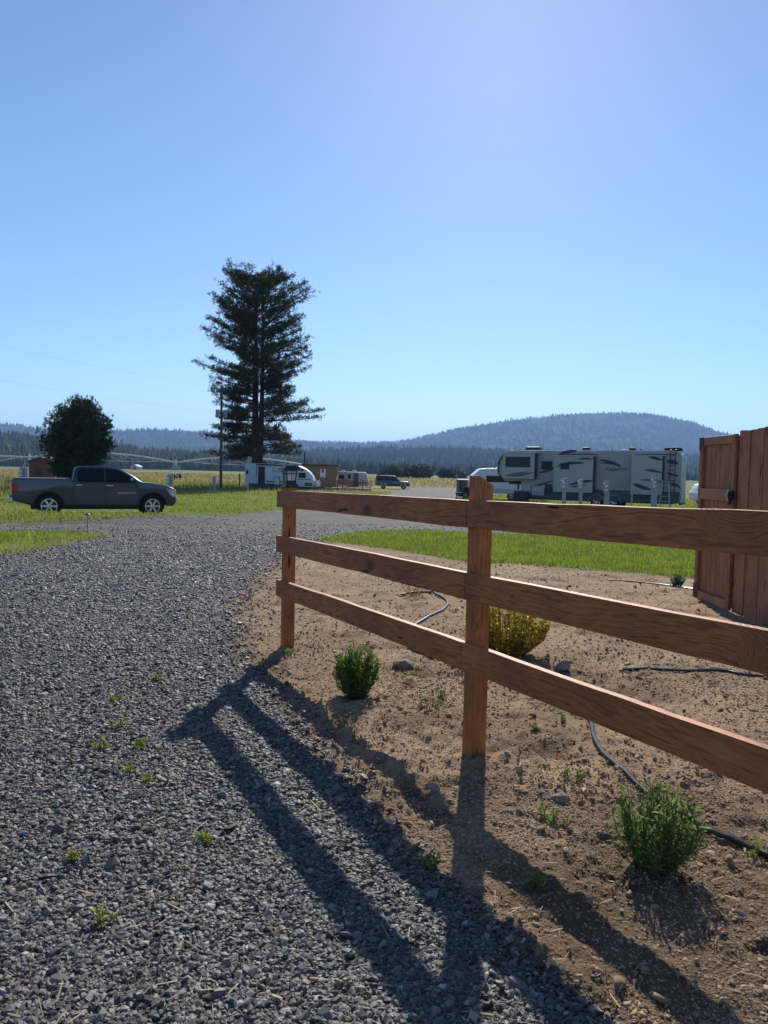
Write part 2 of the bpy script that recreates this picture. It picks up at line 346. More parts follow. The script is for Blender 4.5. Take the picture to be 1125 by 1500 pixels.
def scatter(T, pos, size, col, tilt=.5):
    n = len(pos); which = RNG.integers(0, len(T), n); VV = []; FF = []; CC = []; base = 0; Rm = rotmats(n, tilt)
    for k, (tv, tf) in enumerate(T):
        idx = np.where(which == k)[0]
        if not len(idx): continue
        v = np.einsum('nij,mj->nmi', Rm[idx], tv)*size[idx][:,None,None] + pos[idx][:,None,:]
        VV.append(v.reshape(-1,3)); f = tf[None]+(np.arange(len(idx))*len(tv))[:,None,None]+base; FF.append(f.reshape(-1,3)); base += len(idx)*len(tv)
        CC.append(np.repeat(col[idx], len(tv), 0))
    return np.concatenate(VV), np.concatenate(FF), np.concatenate(CC)
def fan(n, r0, r1, a=33, p=1.0):
    """random points in the wedge in front of the camera, density falling with distance"""
    u = RNG.random(n); r = r0*(r1/r0)**(u**p); th = np.radians(RNG.uniform(-a, a, n)); return r*np.sin(th), r*np.cos(th), r
# ---- fine crumbs: tens of thousands of grains as instances
def grit(name, label, pts, size, col, mat, cat='soil', flat=(1,1,.6), tilt=.12, rough=0.0, shapes=1):
    n = len(pts); me = bpy.data.meshes.new(name); me.vertices.add(n); me.vertices.foreach_set('co', np.asarray(pts, np.float32).ravel())
    a = me.attributes.new('grain', 'FLOAT_VECTOR', 'POINT'); a.data.foreach_set('vector', (size[:,None]*RNG.uniform(.65,1.2,(n,3))*np.array(flat)[None]).astype(np.float32).ravel())
    a = me.attributes.new('turn', 'FLOAT_VECTOR', 'POINT'); a.data.foreach_set('vector', np.stack([RNG.normal(0,tilt,n),RNG.normal(0,tilt,n),RNG.uniform(0,6.28,n)],-1).astype(np.float32).ravel())
    a = me.attributes.new('Col', 'FLOAT_COLOR', 'POINT'); c4 = np.ones((n,4),np.float32); c4[:,:3] = col; a.data.foreach_set('color', c4.ravel())
    o = link(name, me, mat); ng = bpy.data.node_groups.new(name+'_nodes', 'GeometryNodeTree')
    ng.interface.new_socket('Geometry', in_out='INPUT', socket_type='NodeSocketGeometry'); ng.interface.new_socket('Geometry', in_out='OUTPUT', socket_type='NodeSocketGeometry')
    gi = ng.nodes.new('NodeGroupInput'); go = ng.nodes.new('NodeGroupOutput'); ip = ng.nodes.new('GeometryNodeInstanceOnPoints'); ic = ng.nodes.new('GeometryNodeMeshIcoSphere'); ic.inputs['Radius'].default_value = 1; ic.inputs['Subdivisions'].default_value = 1
    mp_ = ng.nodes.new('GeometryNodeMeshToPoints')
    a1 = ng.nodes.new('GeometryNodeInputNamedAttribute'); a1.data_type = 'FLOAT_VECTOR'; a1.inputs['Name'].default_value = 'grain'
    a2 = ng.nodes.new('GeometryNodeInputNamedAttribute'); a2.data_type = 'FLOAT_VECTOR'; a2.inputs['Name'].default_value = 'turn'
    k = ng.links.new
    gi2 = ng.nodes.new('GeometryNodeGeometryToInstance'); rv_ = ng.nodes.new('FunctionNodeRandomValue'); rv_.data_type = 'INT'
    rv_.inputs['Min'].default_value = 0
    for sk in [q for q in rv_.inputs if q.type == 'INT' and q.name == 'Max']: sk.default_value = shapes-1
    for q in range(shapes):
        nz_ = ng.nodes.new('ShaderNodeTexNoise'); nz_.noise_dimensions = '4D'; nz_.inputs['W'].default_value = q*7.3+1.1; nz_.inputs['Scale'].default_value = 1.15
        sb = ng.nodes.new('ShaderNodeVectorMath'); sb.operation = 'SUBTRACT'; sb.inputs[1].default_value = (.5,.5,.5); k(nz_.outputs['Color'], sb.inputs[0])
        sc2 = ng.nodes.new('ShaderNodeVectorMath'); sc2.operation = 'SCALE'; sc2.inputs['Scale'].default_value = rough; k(sb.outputs[0], sc2.inputs[0])
        sp2 = ng.nodes.new('GeometryNodeSetPosition'); k(ic.outputs[0], sp2.inputs['Geometry']); k(sc2.outputs[0], sp2.inputs['Offset'])
        sm2 = ng.nodes.new('GeometryNodeSetMaterial'); sm2.inputs['Material'].default_value = mat; k(sp2.outputs[0], sm2.inputs[0]); k(sm2.outputs[0], gi2.inputs[0])
    k(gi2.outputs[0], ip.inputs['Instance']); ip.inputs['Pick Instance'].default_value = True
    for sk in [q for q in rv_.outputs if q.type == 'INT']: k(sk, ip.inputs['Instance Index'])
    k(gi.outputs[0], mp_.inputs[0]); k(mp_.outputs[0], ip.inputs['Points']);
    k(a1.outputs[0], ip.inputs['Scale']); k(a2.outputs[0], ip.inputs['Rotation']); k(ip.outputs[0], go.inputs[0])
    md = o.modifiers.new('grains', 'NODES'); md.node_group = ng; tag(o, label, cat, kind='stuff'); return o
x, y, r = fan(400000, 1.5, 24, a=42, p=1.15); x2, y2, r2 = fan(90000, 1.2, 7); th = np.arctan2(x2,y2)-math.radians(66); x2, y2 = r2*np.sin(th), r2*np.cos(th)
x, y, r = np.concatenate([x,x2]), np.concatenate([y,y2]), np.concatenate([r,r2])
pr_, _ = soft(x, y); wx, wy = warp(x, y, 1.3); far_spill = inpoly(wx+.25, wy, ROAD)*.13*(fbm(x*3,y*3,8,2)*2)
keep = RNG.random(len(x)) < np.maximum(pr_**1.2, far_spill*(~inpoly(x,y,LAWN))*(y < 11))*(1-.85*smooth(11,22,r)); x, y, r = x[keep], y[keep], r[keep]
sz = RNG.lognormal(-4.42, .33, len(x)); sz = np.clip(sz*(.60+.075*r), .003, .036)
z = H(x, y) + .004 + sz*.18
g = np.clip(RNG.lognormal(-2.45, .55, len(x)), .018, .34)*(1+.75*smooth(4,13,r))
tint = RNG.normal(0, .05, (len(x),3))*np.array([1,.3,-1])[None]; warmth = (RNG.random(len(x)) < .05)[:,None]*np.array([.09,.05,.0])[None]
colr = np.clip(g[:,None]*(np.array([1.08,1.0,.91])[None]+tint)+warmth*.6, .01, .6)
sm_ = attr_mat('crushed_rock', .62, spec=.4); sm_.node_tree.nodes['Attribute'].attribute_type = 'INSTANCER'
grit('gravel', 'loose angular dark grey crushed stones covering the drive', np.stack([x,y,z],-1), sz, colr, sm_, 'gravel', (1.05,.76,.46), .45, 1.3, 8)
# ---- clods, grit and straw on the garden soil
T2 = stone_templates(8, (1,.85,.7), 7)
x, y, r = fan(52000, 1.5, 13, a=44); _, d_ = masks(x, y); x, y, r = x[d_], y[d_], r[d_]
cl = fbm(x*2.0, y*2.0, 91, 3); k = RNG.random(len(x)) < np.clip((cl-.30)*3.2, .08, 1); x, y, r = x[k], y[k], r[k]
sz = np.clip(RNG.lognormal(-5.2, .62, len(x))*(1+.05*r), .002, .042); z = H(x, y)+sz*.25
g = RNG.uniform(.6, 1.35, len(x)); colr = np.array([.31,.225,.155])[None]*g[:,None]
V, Fc, Cc = scatter(T2, np.stack([x,y,z],-1), sz, colr, .6)
cb = np_mesh('soil_clods', V, Fc, attr_mat('soil_crumb', .95, spec=.1), col=Cc); tag(cb, 'crumbly brown clods strewn over the garden soil', 'soil', kind='stuff')
gm = attr_mat('soil_grain', .95, spec=.08); gm.node_tree.nodes['Attribute'].attribute_type = 'INSTANCER'
x, y, r = fan(560000, 1.5, 14, a=44); _, sd_ = soft(x, y); cl = fbm(x*1.6, y*1.6, 93, 3)
k = RNG.random(len(x)) < sd_*np.clip((cl-.20)*2.2, .10, 1)*.75*(1-.8*smooth(4,9,r)); x, y, r = x[k], y[k], r[k]
sz = np.clip(RNG.lognormal(-5.75, .42, len(x))*(.72+.16*r), .0015, .018); g = RNG.uniform(.5, 1.2, len(x))[:,None]; wv = RNG.random((len(x),1))
cc = (np.array([.30,.21,.14])[None]*(1-wv)+np.array([.42,.31,.205])[None]*wv)*g
grit('soil_grit', 'fine granular brown grit covering the garden soil', np.stack([x,y,H(x,y)+sz*.1],-1), sz, cc, gm)
def sticks(n, cond, col, lmin, lmax, rmax):
    x, y, r = fan(n, 1.6, rmax); x, y = x[cond(x,y)], y[cond(x,y)]; n = len(x)
    a = RNG.uniform(0, np.pi, n); l = RNG.uniform(lmin, lmax, n)*.5; w_ = RNG.uniform(.0008,.0022,n)
    dx, dy = np.cos(a)*l, np.sin(a)*l; px_, py_ = -np.sin(a)*w_, np.cos(a)*w_
    z = H(x,y)+.012; tz = RNG.normal(0,.008,n)
    V = np.stack([np.stack([x-dx-px_,y-dy-py_,z-tz],-1), np.stack([x+dx-px_,y+dy-py_,z+tz],-1), np.stack([x+dx+px_,y+dy+py_,z+tz],-1), np.stack([x-dx+px_,y-dy+py_,z-tz],-1), np.stack([x,y,z+w_*2.2],-1)],1)
    f = np.array([[0,1,4],[1,2,4],[2,3,4],[3,0,4]])[None]+(np.arange(n)*5)[:,None,None]
    c = np.array(col)[None]*RNG.uniform(.5,1.25,(n,1))
    return V.reshape(-1,3), f.reshape(-1,3), np.repeat(c,5,0)
V, Fc, Cc = sticks(1500, lambda x,y: masks(x,y)[1], (.36,.27,.17), .015, .06, 10)
o = np_mesh('straw_litter', V, Fc, attr_mat('dry_straw', .9), col=Cc); tag(o, 'fine dry straw and needle litter on the garden soil', 'litter', kind='stuff')
V, Fc, Cc = sticks(320, lambda x,y: masks(x,y)[0], (.42,.33,.22), .03, .15, 8)
o = np_mesh('dry_twigs', V, Fc, bpy.data.materials['dry_straw'], col=Cc); tag(o, 'thin pale dry twigs and needles lying on the gravel', 'twigs', kind='stuff')
# ---- grass
def blades(x, y, h, wd, col, lean=.35, z=None):
    n = len(x); a = RNG.uniform(0, 2*np.pi, n); l = np.abs(RNG.normal(0, lean, n))*h; la = RNG.uniform(0, 2*np.pi, n)
    z = H(x, y)-.01 if z is None else z; wx, wy = np.cos(a)*wd*.5, np.sin(a)*wd*.5; lx, ly = np.cos(la)*l, np.sin(la)*l
    V = np.stack([np.stack([x-wx,y-wy,z],-1), np.stack([x+wx,y+wy,z],-1), np.stack([x+wx*.8+lx*.35,y+wy*.8+ly*.35,z+h*.55],-1), np.stack([x-wx*.8+lx*.35,y-wy*.8+ly*.35,z+h*.55],-1), np.stack([x+lx,y+ly,z+h*np.cos(np.minimum(l/h,1.2)*.7)],-1)],1)
    f = np.array([[0,1,2],[0,2,3],[3,2,4]])[None]+(np.arange(n)*5)[:,None,None]
    return V.reshape(-1,3), f.reshape(-1,3), np.repeat(col,5,0)
def gcol(n, a, b, jit=.25):
    k = RNG.random((n,1)); return (np.array(a)[None]*(1-k)+np.array(b)[None]*k)*RNG.uniform(1-jit,1+jit,(n,1))
GR = attr_mat('grass_blade', .6, trans=.5, spec=.25)
lx, ly, lr_ = fan(290000, 8, 30, a=36, p=1.0); wx, wy = warp(lx, ly, .12); k = inpoly(wx, wy, LAWN) & ~masks(lx,ly)[0] 
lx, ly = lx[k], ly[k]; pn = np.clip((fbm(lx*2.6, ly*2.6, 15, 3)-.47)*1.9+.45, .05, 1)
hh = RNG.uniform(.05,.12,len(lx))*(.6+1.0*pn)
V, Fc, Cc = blades(lx, ly, hh, .0055+.0004*ly, gcol(len(lx),(.13,.20,.020),(.27,.33,.05))*(.75+.5*pn[:,None]), .4)
o = np_mesh('lawn_grass', V, Fc, GR, col=Cc); tag(o, 'bright green lawn strip between garden soil and gravel lane', 'lawn', kind='stuff')
# rough turf round the pickup and across the near pasture
x, y, r = fan(200000, 12, 85, a=36, p=.9); rd_, dt_ = masks(x, y); wx, wy = warp(x,y,.12); k = ~rd_ & ~dt_ & ~inpoly(wx, wy, LAWN); x, y, r = x[k], y[k], r[k]
band = np.sin(y*1.15 + fbm(x*.2,y*.2,3,2)*5 + x*.05); pn = fbm(x*.5, y*.5, 25, 3); k = RNG.random(len(x)) < np.clip(.8+.3*band, .3, 1); x, y, r, pn, band = x[k],y[k],r[k],pn[k],band[k]
dry = smooth(.46,.62, fbm(x*.33, y*.33, 26, 3))*.55
dryf = np.clip(dry+.35*smooth(60,85,y), 0, 1)[:,None]
cc = gcol(len(x),(.14,.21,.022),(.29,.34,.055))*(1-dryf)+gcol(len(x),(.30,.25,.11),(.42,.34,.17))*dryf
hh = RNG.uniform(.05,.13,len(x))*(.7+.8*pn)*(1+.25*band)*(1+1.2*smooth(60,80,y))
V, Fc, Cc = blades(x, y, hh, .0009*r+.004, cc, .4)
o = np_mesh('turf_grass', V, Fc, GR, col=Cc); tag(o, 'mown green turf in rough bands around the parked pickup', 'grass', kind='stuff')
# tall dry meadow farther out
n = 70000; y = 44*(330/44)**RNG.random(n); x = y*RNG.uniform(-.60,.62,n); k = ((x < -.40*y) & (y > 44)) | ((x < -.12*y) & (y > 78)) | ((y > 125) & (RNG.random(n) < np.clip((.35-x/y)*2.2, .05, 1))); x, y = x[k], y[k]
tf = fbm(x*.12, y*.12, 35, 3); gz = (smooth(.40,.58, tf)*(.35+.65*smooth(95,150,y)))[:,None]
cc = gcol(len(x),(.15,.18,.045),(.25,.25,.07))*(1-gz)+gcol(len(x),(.30,.235,.12),(.44,.33,.18))*gz
V, Fc, Cc = blades(x, y, RNG.uniform(.25,.8,len(x))*(.6+.9*tf), .0010*y, cc, .3)
o = np_mesh('meadow_grass', V, Fc, GR, col=Cc); tag(o, 'tall tan meadow grass behind the pickup', 'grass', kind='stuff')
# ================================================================== HILLS AND FORESTS
def skyline(pts):
    p = sorted(pts); return np.array([a for a,_ in p], float), np.array([b for _,b in p], float)
def px_dir(px): return (np.asarray(px)-CX)/F
def hor(px): return 692 + (np.asarray(px)-CX)*math.tan(ROLL)
def ridge(name, label, pts, D0, D1, mat, ntree, th, seed, tree_cols, tree_label, dens_px=(-250,1350), tuft=1.0, drop_tree=0.0):
    sx, sy = skyline(pts); px = np.linspace(-900, 2100, 260)
    crest = (hor(px)-np.interp(px, sx, sy))/F*D1 + CAMH - drop_tree
    d = np.concatenate([np.linspace(D0, D1, 46), np.linspace(D1*1.02, D1*1.6, 10)])
    PX, D = np.meshgrid(px, d); s = px_dir(PX); X = s*D; Y = D
    CR = np.broadcast_to(crest, PX.shape)
    def zf(X, Y, CR):
        u = np.clip((Y-D0)/(D1-D0), 0, 1); back = np.clip((Y-D1)/(D1*.6), 0, 1)
        prof = u**1.25*(1-.0*u)
        nz = (fbm(X/(D1*.09)+seed, Y/(D1*.09), seed, 4)-.47)*2
        zz = CR*prof*(1+.0*nz) + nz*CR.clip(15)*.22*np.sin(np.pi*np.clip(u,0,1))
        return np.where(Y > D1, CR*(1-.7*back), zz) - 1.0 - 1.5*(1-u)
    Z = zf(X, Y, CR)
    n1 = len(px); ii = np.arange(len(d)-1)[:,None]*n1; jj = np.arange(n1-1)[None,:]
    Fq = np.stack([ii+jj, ii+jj+1, ii+n1+jj+1, ii+n1+jj], -1).reshape(-1,4)
    o = np_mesh(name, np.stack([X,Y,Z],-1).reshape(-1,3), Fq, mat, smooth_=True); tag(o, label, 'hill', kind='structure')
    # conifers: a tapered, uneven six-sided spire each
    tx = RNG.uniform(dens_px[0], dens_px[1], ntree); ty = D0+(D1*1.03-D0)*RNG.random(ntree)**.8
    wob = fbm(px_dir(tx)*ty/(D1*.03), ty/(D1*.03), seed+3, 3); k = RNG.random(ntree) < np.clip((wob-.22)*3.0, .12, 1); tx, ty = tx[k], ty[k]; n = len(tx)
    X = px_dir(tx)*ty; Zt = zf(X, ty, np.interp(tx, px, crest))
    h = th*np.clip(RNG.lognormal(0, .25, n), .5, 1.6); rr = h*RNG.uniform(.13,.22,n)*tuft; a0 = RNG.uniform(0, 6.28, n)
    S = 4; a = a0[:,None]+np.arange(S)[None]*2*np.pi/S
    rad_ = rr[:,None]*RNG.uniform(.65,1.25,(n,S))
    low = np.stack([X[:,None]+np.cos(a)*rad_, ty[:,None]+np.sin(a)*rad_, Zt[:,None]+h[:,None]*RNG.uniform(.02,.2,(n,S))],-1)
    mid = np.stack([X[:,None]+np.cos(a+.5)*rad_*.62, ty[:,None]+np.sin(a+.5)*rad_*.62, Zt[:,None]+h[:,None]*RNG.uniform(.45,.62,(n,S))],-1)
    top = np.stack([X+RNG.normal(0,.04,n)*h, ty, Zt+h],-1)[:,None]
    V = np.concatenate([low, mid, top],1); q = np.arange(S); qn = (q+1)%S
    f = np.concatenate([np.stack([q,qn,S+q],-1), np.stack([qn,S+qn,S+q],-1), np.stack([S+q,S+qn,np.full(S,2*S)],-1)])
    Fc = (f[None]+(np.arange(n)*(2*S+1))[:,None,None]).reshape(-1,3)
    c = gcol(n, tree_cols[0], tree_cols[1], .35)
    o = np_mesh('forest', V.reshape(-1,3), Fc, FOR, col=np.repeat(c, 2*S+1, 0)); tag(o, tree_label, 'forest', kind='stuff')
FOR = attr_mat('conifer_foliage', .85, spec=.04)
HM = pmat('forest_floor', (.014,.024,.013), (.030,.036,.018), .006, .95, spec=.03)
TC = ((.012,.022,.011),(.028,.040,.016))
ridge('mountain', 'broad rounded forested mountain behind the fifth wheel camper', [(-900,650),(300,648),(440,645),(480,646),(540,647),(580,645),(620,637),(680,624),(740,614),(800,608),(850,603),(900,603),(950,606),(1000,614),(1045,629),(1125,648),(1300,656),(2100,664)],
      3400, 5200, HM, 22000, 17, 3, TC, 'distant conifers cloaking the broad mountain', (380,1300), 1.5, 14)
ridge('hill', 'long level forested hill far behind the pickup', [(-900,600),(0,619),(30,621),(60,626),(100,629),(165,629),(200,628),(260,628),(300,630),(330,635),(400,641),(440,645),(480,651),(560,662),(700,684),(2100,690)],
      3000, 4500, HM, 10000, 17, 5, TC, 'distant conifers on the long level hill', (-250,560), 1.5, 12)
ridge('foothill', 'low dark forested foothill at the foot of the mountain', [(-900,672),(250,668),(330,664),(400,661),(440,660),(500,657),(560,655),(640,655),(740,659),(860,663),(1125,669),(2100,676)],
      1500, 2500, HM, 15000, 18, 7, TC, 'conifers on the low foothill', (200,1350), 1.35, 12)
ridge('slope', 'dark forested slope rising beyond the irrigation pipes', [(-900,600),(0,631),(40,634),(70,639),(160,648),(200,653),(300,661),(360,666),(430,672),(520,682),(600,690),(700,694),(2100,697)],
      820, 1300, HM, 16000, 13, 9, ((.022,.04,.018),(.055,.075,.03)), 'conifers on the slope beyond the irrigation pipes', (-250,640), 1.1, 14)
# line of valley-floor trees at the field's far edge
def treeline():
    n = 900; px = RNG.uniform(120, 1150, n); Y = RNG.uniform(840, 1150, n); X = px_dir(px)*Y
    h = 11*np.clip(RNG.lognormal(0,.25,n),.5,1.5); S = 6; a = RNG.uniform(0,6.28,n)[:,None]+np.arange(S)[None]*2*np.pi/S; rr = (h*.2)[:,None]*RNG.uniform(.6,1.3,(n,S)); Zt = np.full(n,-1.2)
    low = np.stack([X[:,None]+np.cos(a)*rr, Y[:,None]+np.sin(a)*rr, Zt[:,None]+h[:,None]*.05+a*0],-1)
    mid = np.stack([X[:,None]+np.cos(a+.5)*rr*.7, Y[:,None]+np.sin(a+.5)*rr*.7, Zt[:,None]+h[:,None]*RNG.uniform(.4,.65,(n,S))],-1)
    top = np.stack([X,Y,Zt+h],-1)[:,None]; V = np.concatenate([low,mid,top],1); q = np.arange(S); qn = (q+1)%S
    f = np.concatenate([np.stack([q,qn,S+q],-1), np.stack([qn,S+qn,S+q],-1), np.stack([S+q,S+qn,np.full(S,2*S)],-1)])
    o = np_mesh('tree_line', V.reshape(-1,3), (f[None]+(np.arange(n)*(2*S+1))[:,None,None]).reshape(-1,3), FOR, col=np.repeat(gcol(n,*TC,.3),2*S+1,0))
    tag(o, 'far line of conifers along the edge of the pasture', 'trees', kind='stuff')
treeline()
# ---- haze: one closed box of even, thin air
mh = bpy.data.materials.new('thin_air'); mh.use_nodes = True; t = mh.node_tree; t.nodes.remove(t.nodes['Principled BSDF'])
pv = N(t,'ShaderNodeVolumePrincipled'); pv.inputs['Color'].default_value = (.34,.58,1,1); pv.inputs['Density'].default_value = .00012; pv.inputs['Anisotropy'].default_value = .2
t.links.new(pv.outputs[0], t.nodes['Material Output'].inputs['Volume'])
hz = MB().box((0,3500,251),(24000,17000,508)).build('haze', mh); tag(hz, 'thin blue daylight haze filling the valley air', 'haze', kind='stuff')
# ================================================================== RAIL FENCE
WR = wood('stained_rail_wood', (.50,.17,.058), (.35,.108,.038), (.06,.022,.012))
WP = wood('stained_post_wood', (.52,.19,.055), (.36,.12,.038), (.07,.025,.012), axis='Z')
NP = gp(694,1103); FP = gp(421,946)
fd = (FP-NP); fd.z = 0; flen = fd.length; fd.normalize(); fn = Vector((fd.y,-fd.x,0))
if fn.dot(Vector((0,0,0))-NP) < 0: fn = -fn                        # towards the drive
rz = math.atan2(fd.y, fd.x)
fence = empty('rail_fence', NP, 0, 'stained wooden three-rail fence between gravel drive and garden', 'fence')
def post(at, top, bevel_top):
    m_ = MB(); w_ = .0445; b0 = -.25
    # local x along the fence, local y towards the drive; the cut top falls to the garden side
    hi, lo = top, top-(.05 if bevel_top else .0)
    m_.add([(-w_,-w_,b0),(w_,-w_,b0),(w_,w_,b0),(-w_,w_,b0),(-w_,-w_,lo),(w_,-w_,lo),(w_,w_,hi),(-w_,w_,hi)], [(3,2,1,0),(4,5,6,7),(0,1,5,4),(1,2,6,5),(2,3,7,6),(3,0,4,7)])
    sgn = 1 if Matrix.Rotation(rz,3,'Z') @ Vector((0,1,0)) @ fn > 0 else -1
    o = m_.build('post', WP, fence, bevel=.003, seg=1, loc=at-NP, rz=rz if sgn > 0 else rz+math.pi); return o
post(NP, 1.445, True); post(FP, 1.315-float(base_z(FP.y))*.0+.02, False)
N2 = NP - fd*2.5; N2.z = 0; post(N2, 1.48, True)
def rail(a, b, za, zb, hgt=.14, th=.038, bow=0):
    """from a to b along the fence, top edge at world heights za, zb; built along its own x"""
    A_ = Vector((a.x,a.y,0)); B_ = Vector((b.x,b.y,0)); Ln = (B_-A_).length; n = 14; vs = []; r = random.Random(int(za*1000))
    for i in range(n+1):
        u = i/n; w1 = r.gauss(0,.0012); w2 = r.gauss(0,.0012); w3 = r.gauss(0,.0015)
        zc = math.sin(u*math.pi)*bow
        for (yy, zz) in ((-th/2,-hgt/2),(th/2,-hgt/2),(th/2,hgt/2),(-th/2,hgt/2)): vs.append((u*Ln, yy+w3, zz+(w1 if zz > 0 else w2)+zc))
    fs = [(i*4+k, i*4+(k+1)%4, i*4+4+(k+1)%4, i*4+4+k) for i in range(n) for k in range(4)] + [(3,2,1,0), tuple(n*4+k for k in range(4))]
    o = MB().add(vs, fs).build('rail', WR, fence, bevel=.004, seg=2)
    o.location = Vector((A_.x,A_.y,za-hgt/2)) - NP; o.rotation_euler = (0, -math.atan2(zb-za, Ln), math.atan2(B_.y-A_.y, B_.x-A_.x))
off = fn*(.0445+.020)
eL = FP + fd*.075; seam = NP + fd*.012; eR = NP - fd*3.0
for (zf, zn, zr) in ((1.281,1.318,1.318+.0235*3.0),(.905,.950,.950+.022*3.0),(.533,.588,.588+.016*3.0)):
    s_ = random.uniform(-.012,.014)
    rail(eL+off, seam+off+fd*(s_+.002), zf, zn, bow=.004); rail(seam+off+fd*(s_-.002), eR+off, zn+.001, zr, bow=-.004)
# solar cap lantern on the far post
BLK = pmat('black_plastic', (.012,.012,.013), (.02,.02,.022), 20, .35); 
GLS = pmat('frosted_pane', (.75,.76,.74), (.66,.67,.66), 30, .35, trans=.55)
PVM = pmat('solar_cell', (.01,.014,.03), (.02,.025,.045), 14, .12, spec=.8)
lt = 1.335
ln = empty('post_cap_lantern', (FP.x, FP.y, FP.z+lt), rz, 'black solar lantern with frosted panes capping the fence post', 'lantern')
MB().box((0,0,.018),(.112,.112,.036),taper=(.94,.94)).box((0,0,.043),(.086,.086,.016)).build('base', BLK, ln, bevel=.003)
g_ = MB()
g_.box((0,0,.095),(.066,.066,.088),taper=(1.28,1.28)); g_.build('glass', GLS, ln)
fr = MB()
for sx_ in (-1,1):
    for sy_ in (-1,1): fr.tube([(sx_*.036,sy_*.036,.05),(sx_*.046,sy_*.046,.142)], .0048, 6)
    fr.tube([(sx_*.040,0,.05),(sx_*.046,0,.142)], .0028, 6); fr.tube([(0,sx_*.040,.05),(0,sx_*.046,.142)], .0028, 6)
for zz, q in ((.054,.040),(.115,.0465),(.14,.0475)):
    for a in range(4): fr.box((0,0,0),(2*q,.006,.006), T=Matrix.Rotation(a*math.pi/2,4,'Z') @ Matrix.Translation((0,-q,zz)))
fr.build('frame', BLK, ln)
rf = MB().box((0,0,.149),(.158,.158,.012)).box((0,0,.170),(.150,.150,.030),taper=(.62,.62)).build('roof', BLK, ln, bevel=.003)
MB().box((0,0,.1865),(.082,.082,.004)).build('solar_panel', PVM, rf)
# ================================================================== PRIVACY FENCE AND GATE
WB = wood('cedar_board', (.42,.18,.085), (.29,.115,.056), (.055,.024,.014), scale=1.1, axis='Z')
GA = gp(1018,880); GXX = GA.x; GYF = GA.y
topz = 2.02
gate = empty('board_gate', (GXX,GYF,GA.z), 0, 'reddish brown vertical board gate leaf with metal corner brackets and latch', 'gate')
bw = .115; y = -.01; r = random.Random(3); GLEN = .92
def board(par, y0, w_, z0, z1, x0=0.0):
    o = MB().box((0,0,(z1-z0)/2),(.018,w_-.006,z1-z0)).build('board', WB, par, bevel=.002, seg=1, loc=(x0+r.uniform(-.003,.003), y0-w_/2, z0)); o.rotation_euler = (r.uniform(-.003,.003),0,r.uniform(-.02,.02))
for k in range(8): board(gate, -.01-k*bw, bw, .07, topz-.02+r.uniform(-.006,.006), .030)
def bar(par, y0, y1, z0, z1, x=-.005, th=.036, nm='frame_rail'):
    return MB().box((0,0,0),(th,abs(y1-y0),z1-z0)).build(nm, WB if nm == 'frame_stile' else WBX, par, bevel=.003, seg=1, loc=(x,(y0+y1)/2,(z0+z1)/2))
WBX = wood('cedar_rail', (.46,.21,.105), (.34,.145,.07), (.055,.024,.014), scale=1.1, axis='X')
bar(gate, 0, -.075, .05, topz, nm='frame_stile'); bar(gate, -GLEN+.075, -GLEN, .05, topz, nm='frame_stile')
bar(gate, -.077, -GLEN+.077, topz-.10, topz-.004); bar(gate, -.077, -GLEN+.077, 1.27, 1.40); bar(gate, -.077, -GLEN+.077, .05, .15)
MET = pmat('black_iron', (.015,.015,.016), (.03,.028,.026), 12, .45, metal=.6)
STL = pmat('galvanised_steel', (.42,.43,.44), (.30,.31,.32), 9, .4, metal=.8)
for zz in (topz-.05, .10): MB().box((-.026,-.05,zz),(.006,.12,.10)).box((-.026,-.02,zz-.03 if zz > 1 else zz+.05),(.007,.05,.16)).build('corner_bracket', MET, gate, bevel=.002, seg=1)
lat = MB().box((-.035,-GLEN+.03,1.34),(.03,.11,.10)).box((-.05,-GLEN+.02,1.30),(.02,.04,.14)).build('latch', MET, gate, bevel=.004); MB().tube([(-.055,-GLEN+.04,1.40),(-.075,-GLEN+.04,1.34),(-.055,-GLEN+.04,1.27)],.010,6).build('padlock', STL, lat)
MB().tube([(-.03,-GLEN+.05,1.10),(-.07,-GLEN+.045,1.10),(-.08,-GLEN+.045,1.0),(-.055,-GLEN+.06,.86)],.011,8).build('handle', MET, gate, smooth_=True)
pf = empty('board_fence', (GXX,GYF-GLEN-.015,GA.z), 0, 'reddish brown vertical board privacy fence beside the board gate', 'fence')
yy = 0; k = 0
while yy < 3.2:
    w_ = r.uniform(.125,.15); board(pf, -yy, w_, .04, topz+.03+.012*yy+r.uniform(-.008,.008), .012+(.0 if k%2 else .010)); yy += w_; k += 1
for zz in (.35, 1.75): bar(pf, 0, -3.2, zz, zz+.09, x=.055)
for q in (0.05, 1.65, 3.1): MB().box((0,0,0),(.089,.089,2.2)).build('post', WB, pf, bevel=.003, seg=1, loc=(.125,-q,.9))
MB().box((0,0,0),(.089,.089,2.2)).build('hinge_post', WB, gate, bevel=.003, seg=1, loc=(.098,.02,.9))
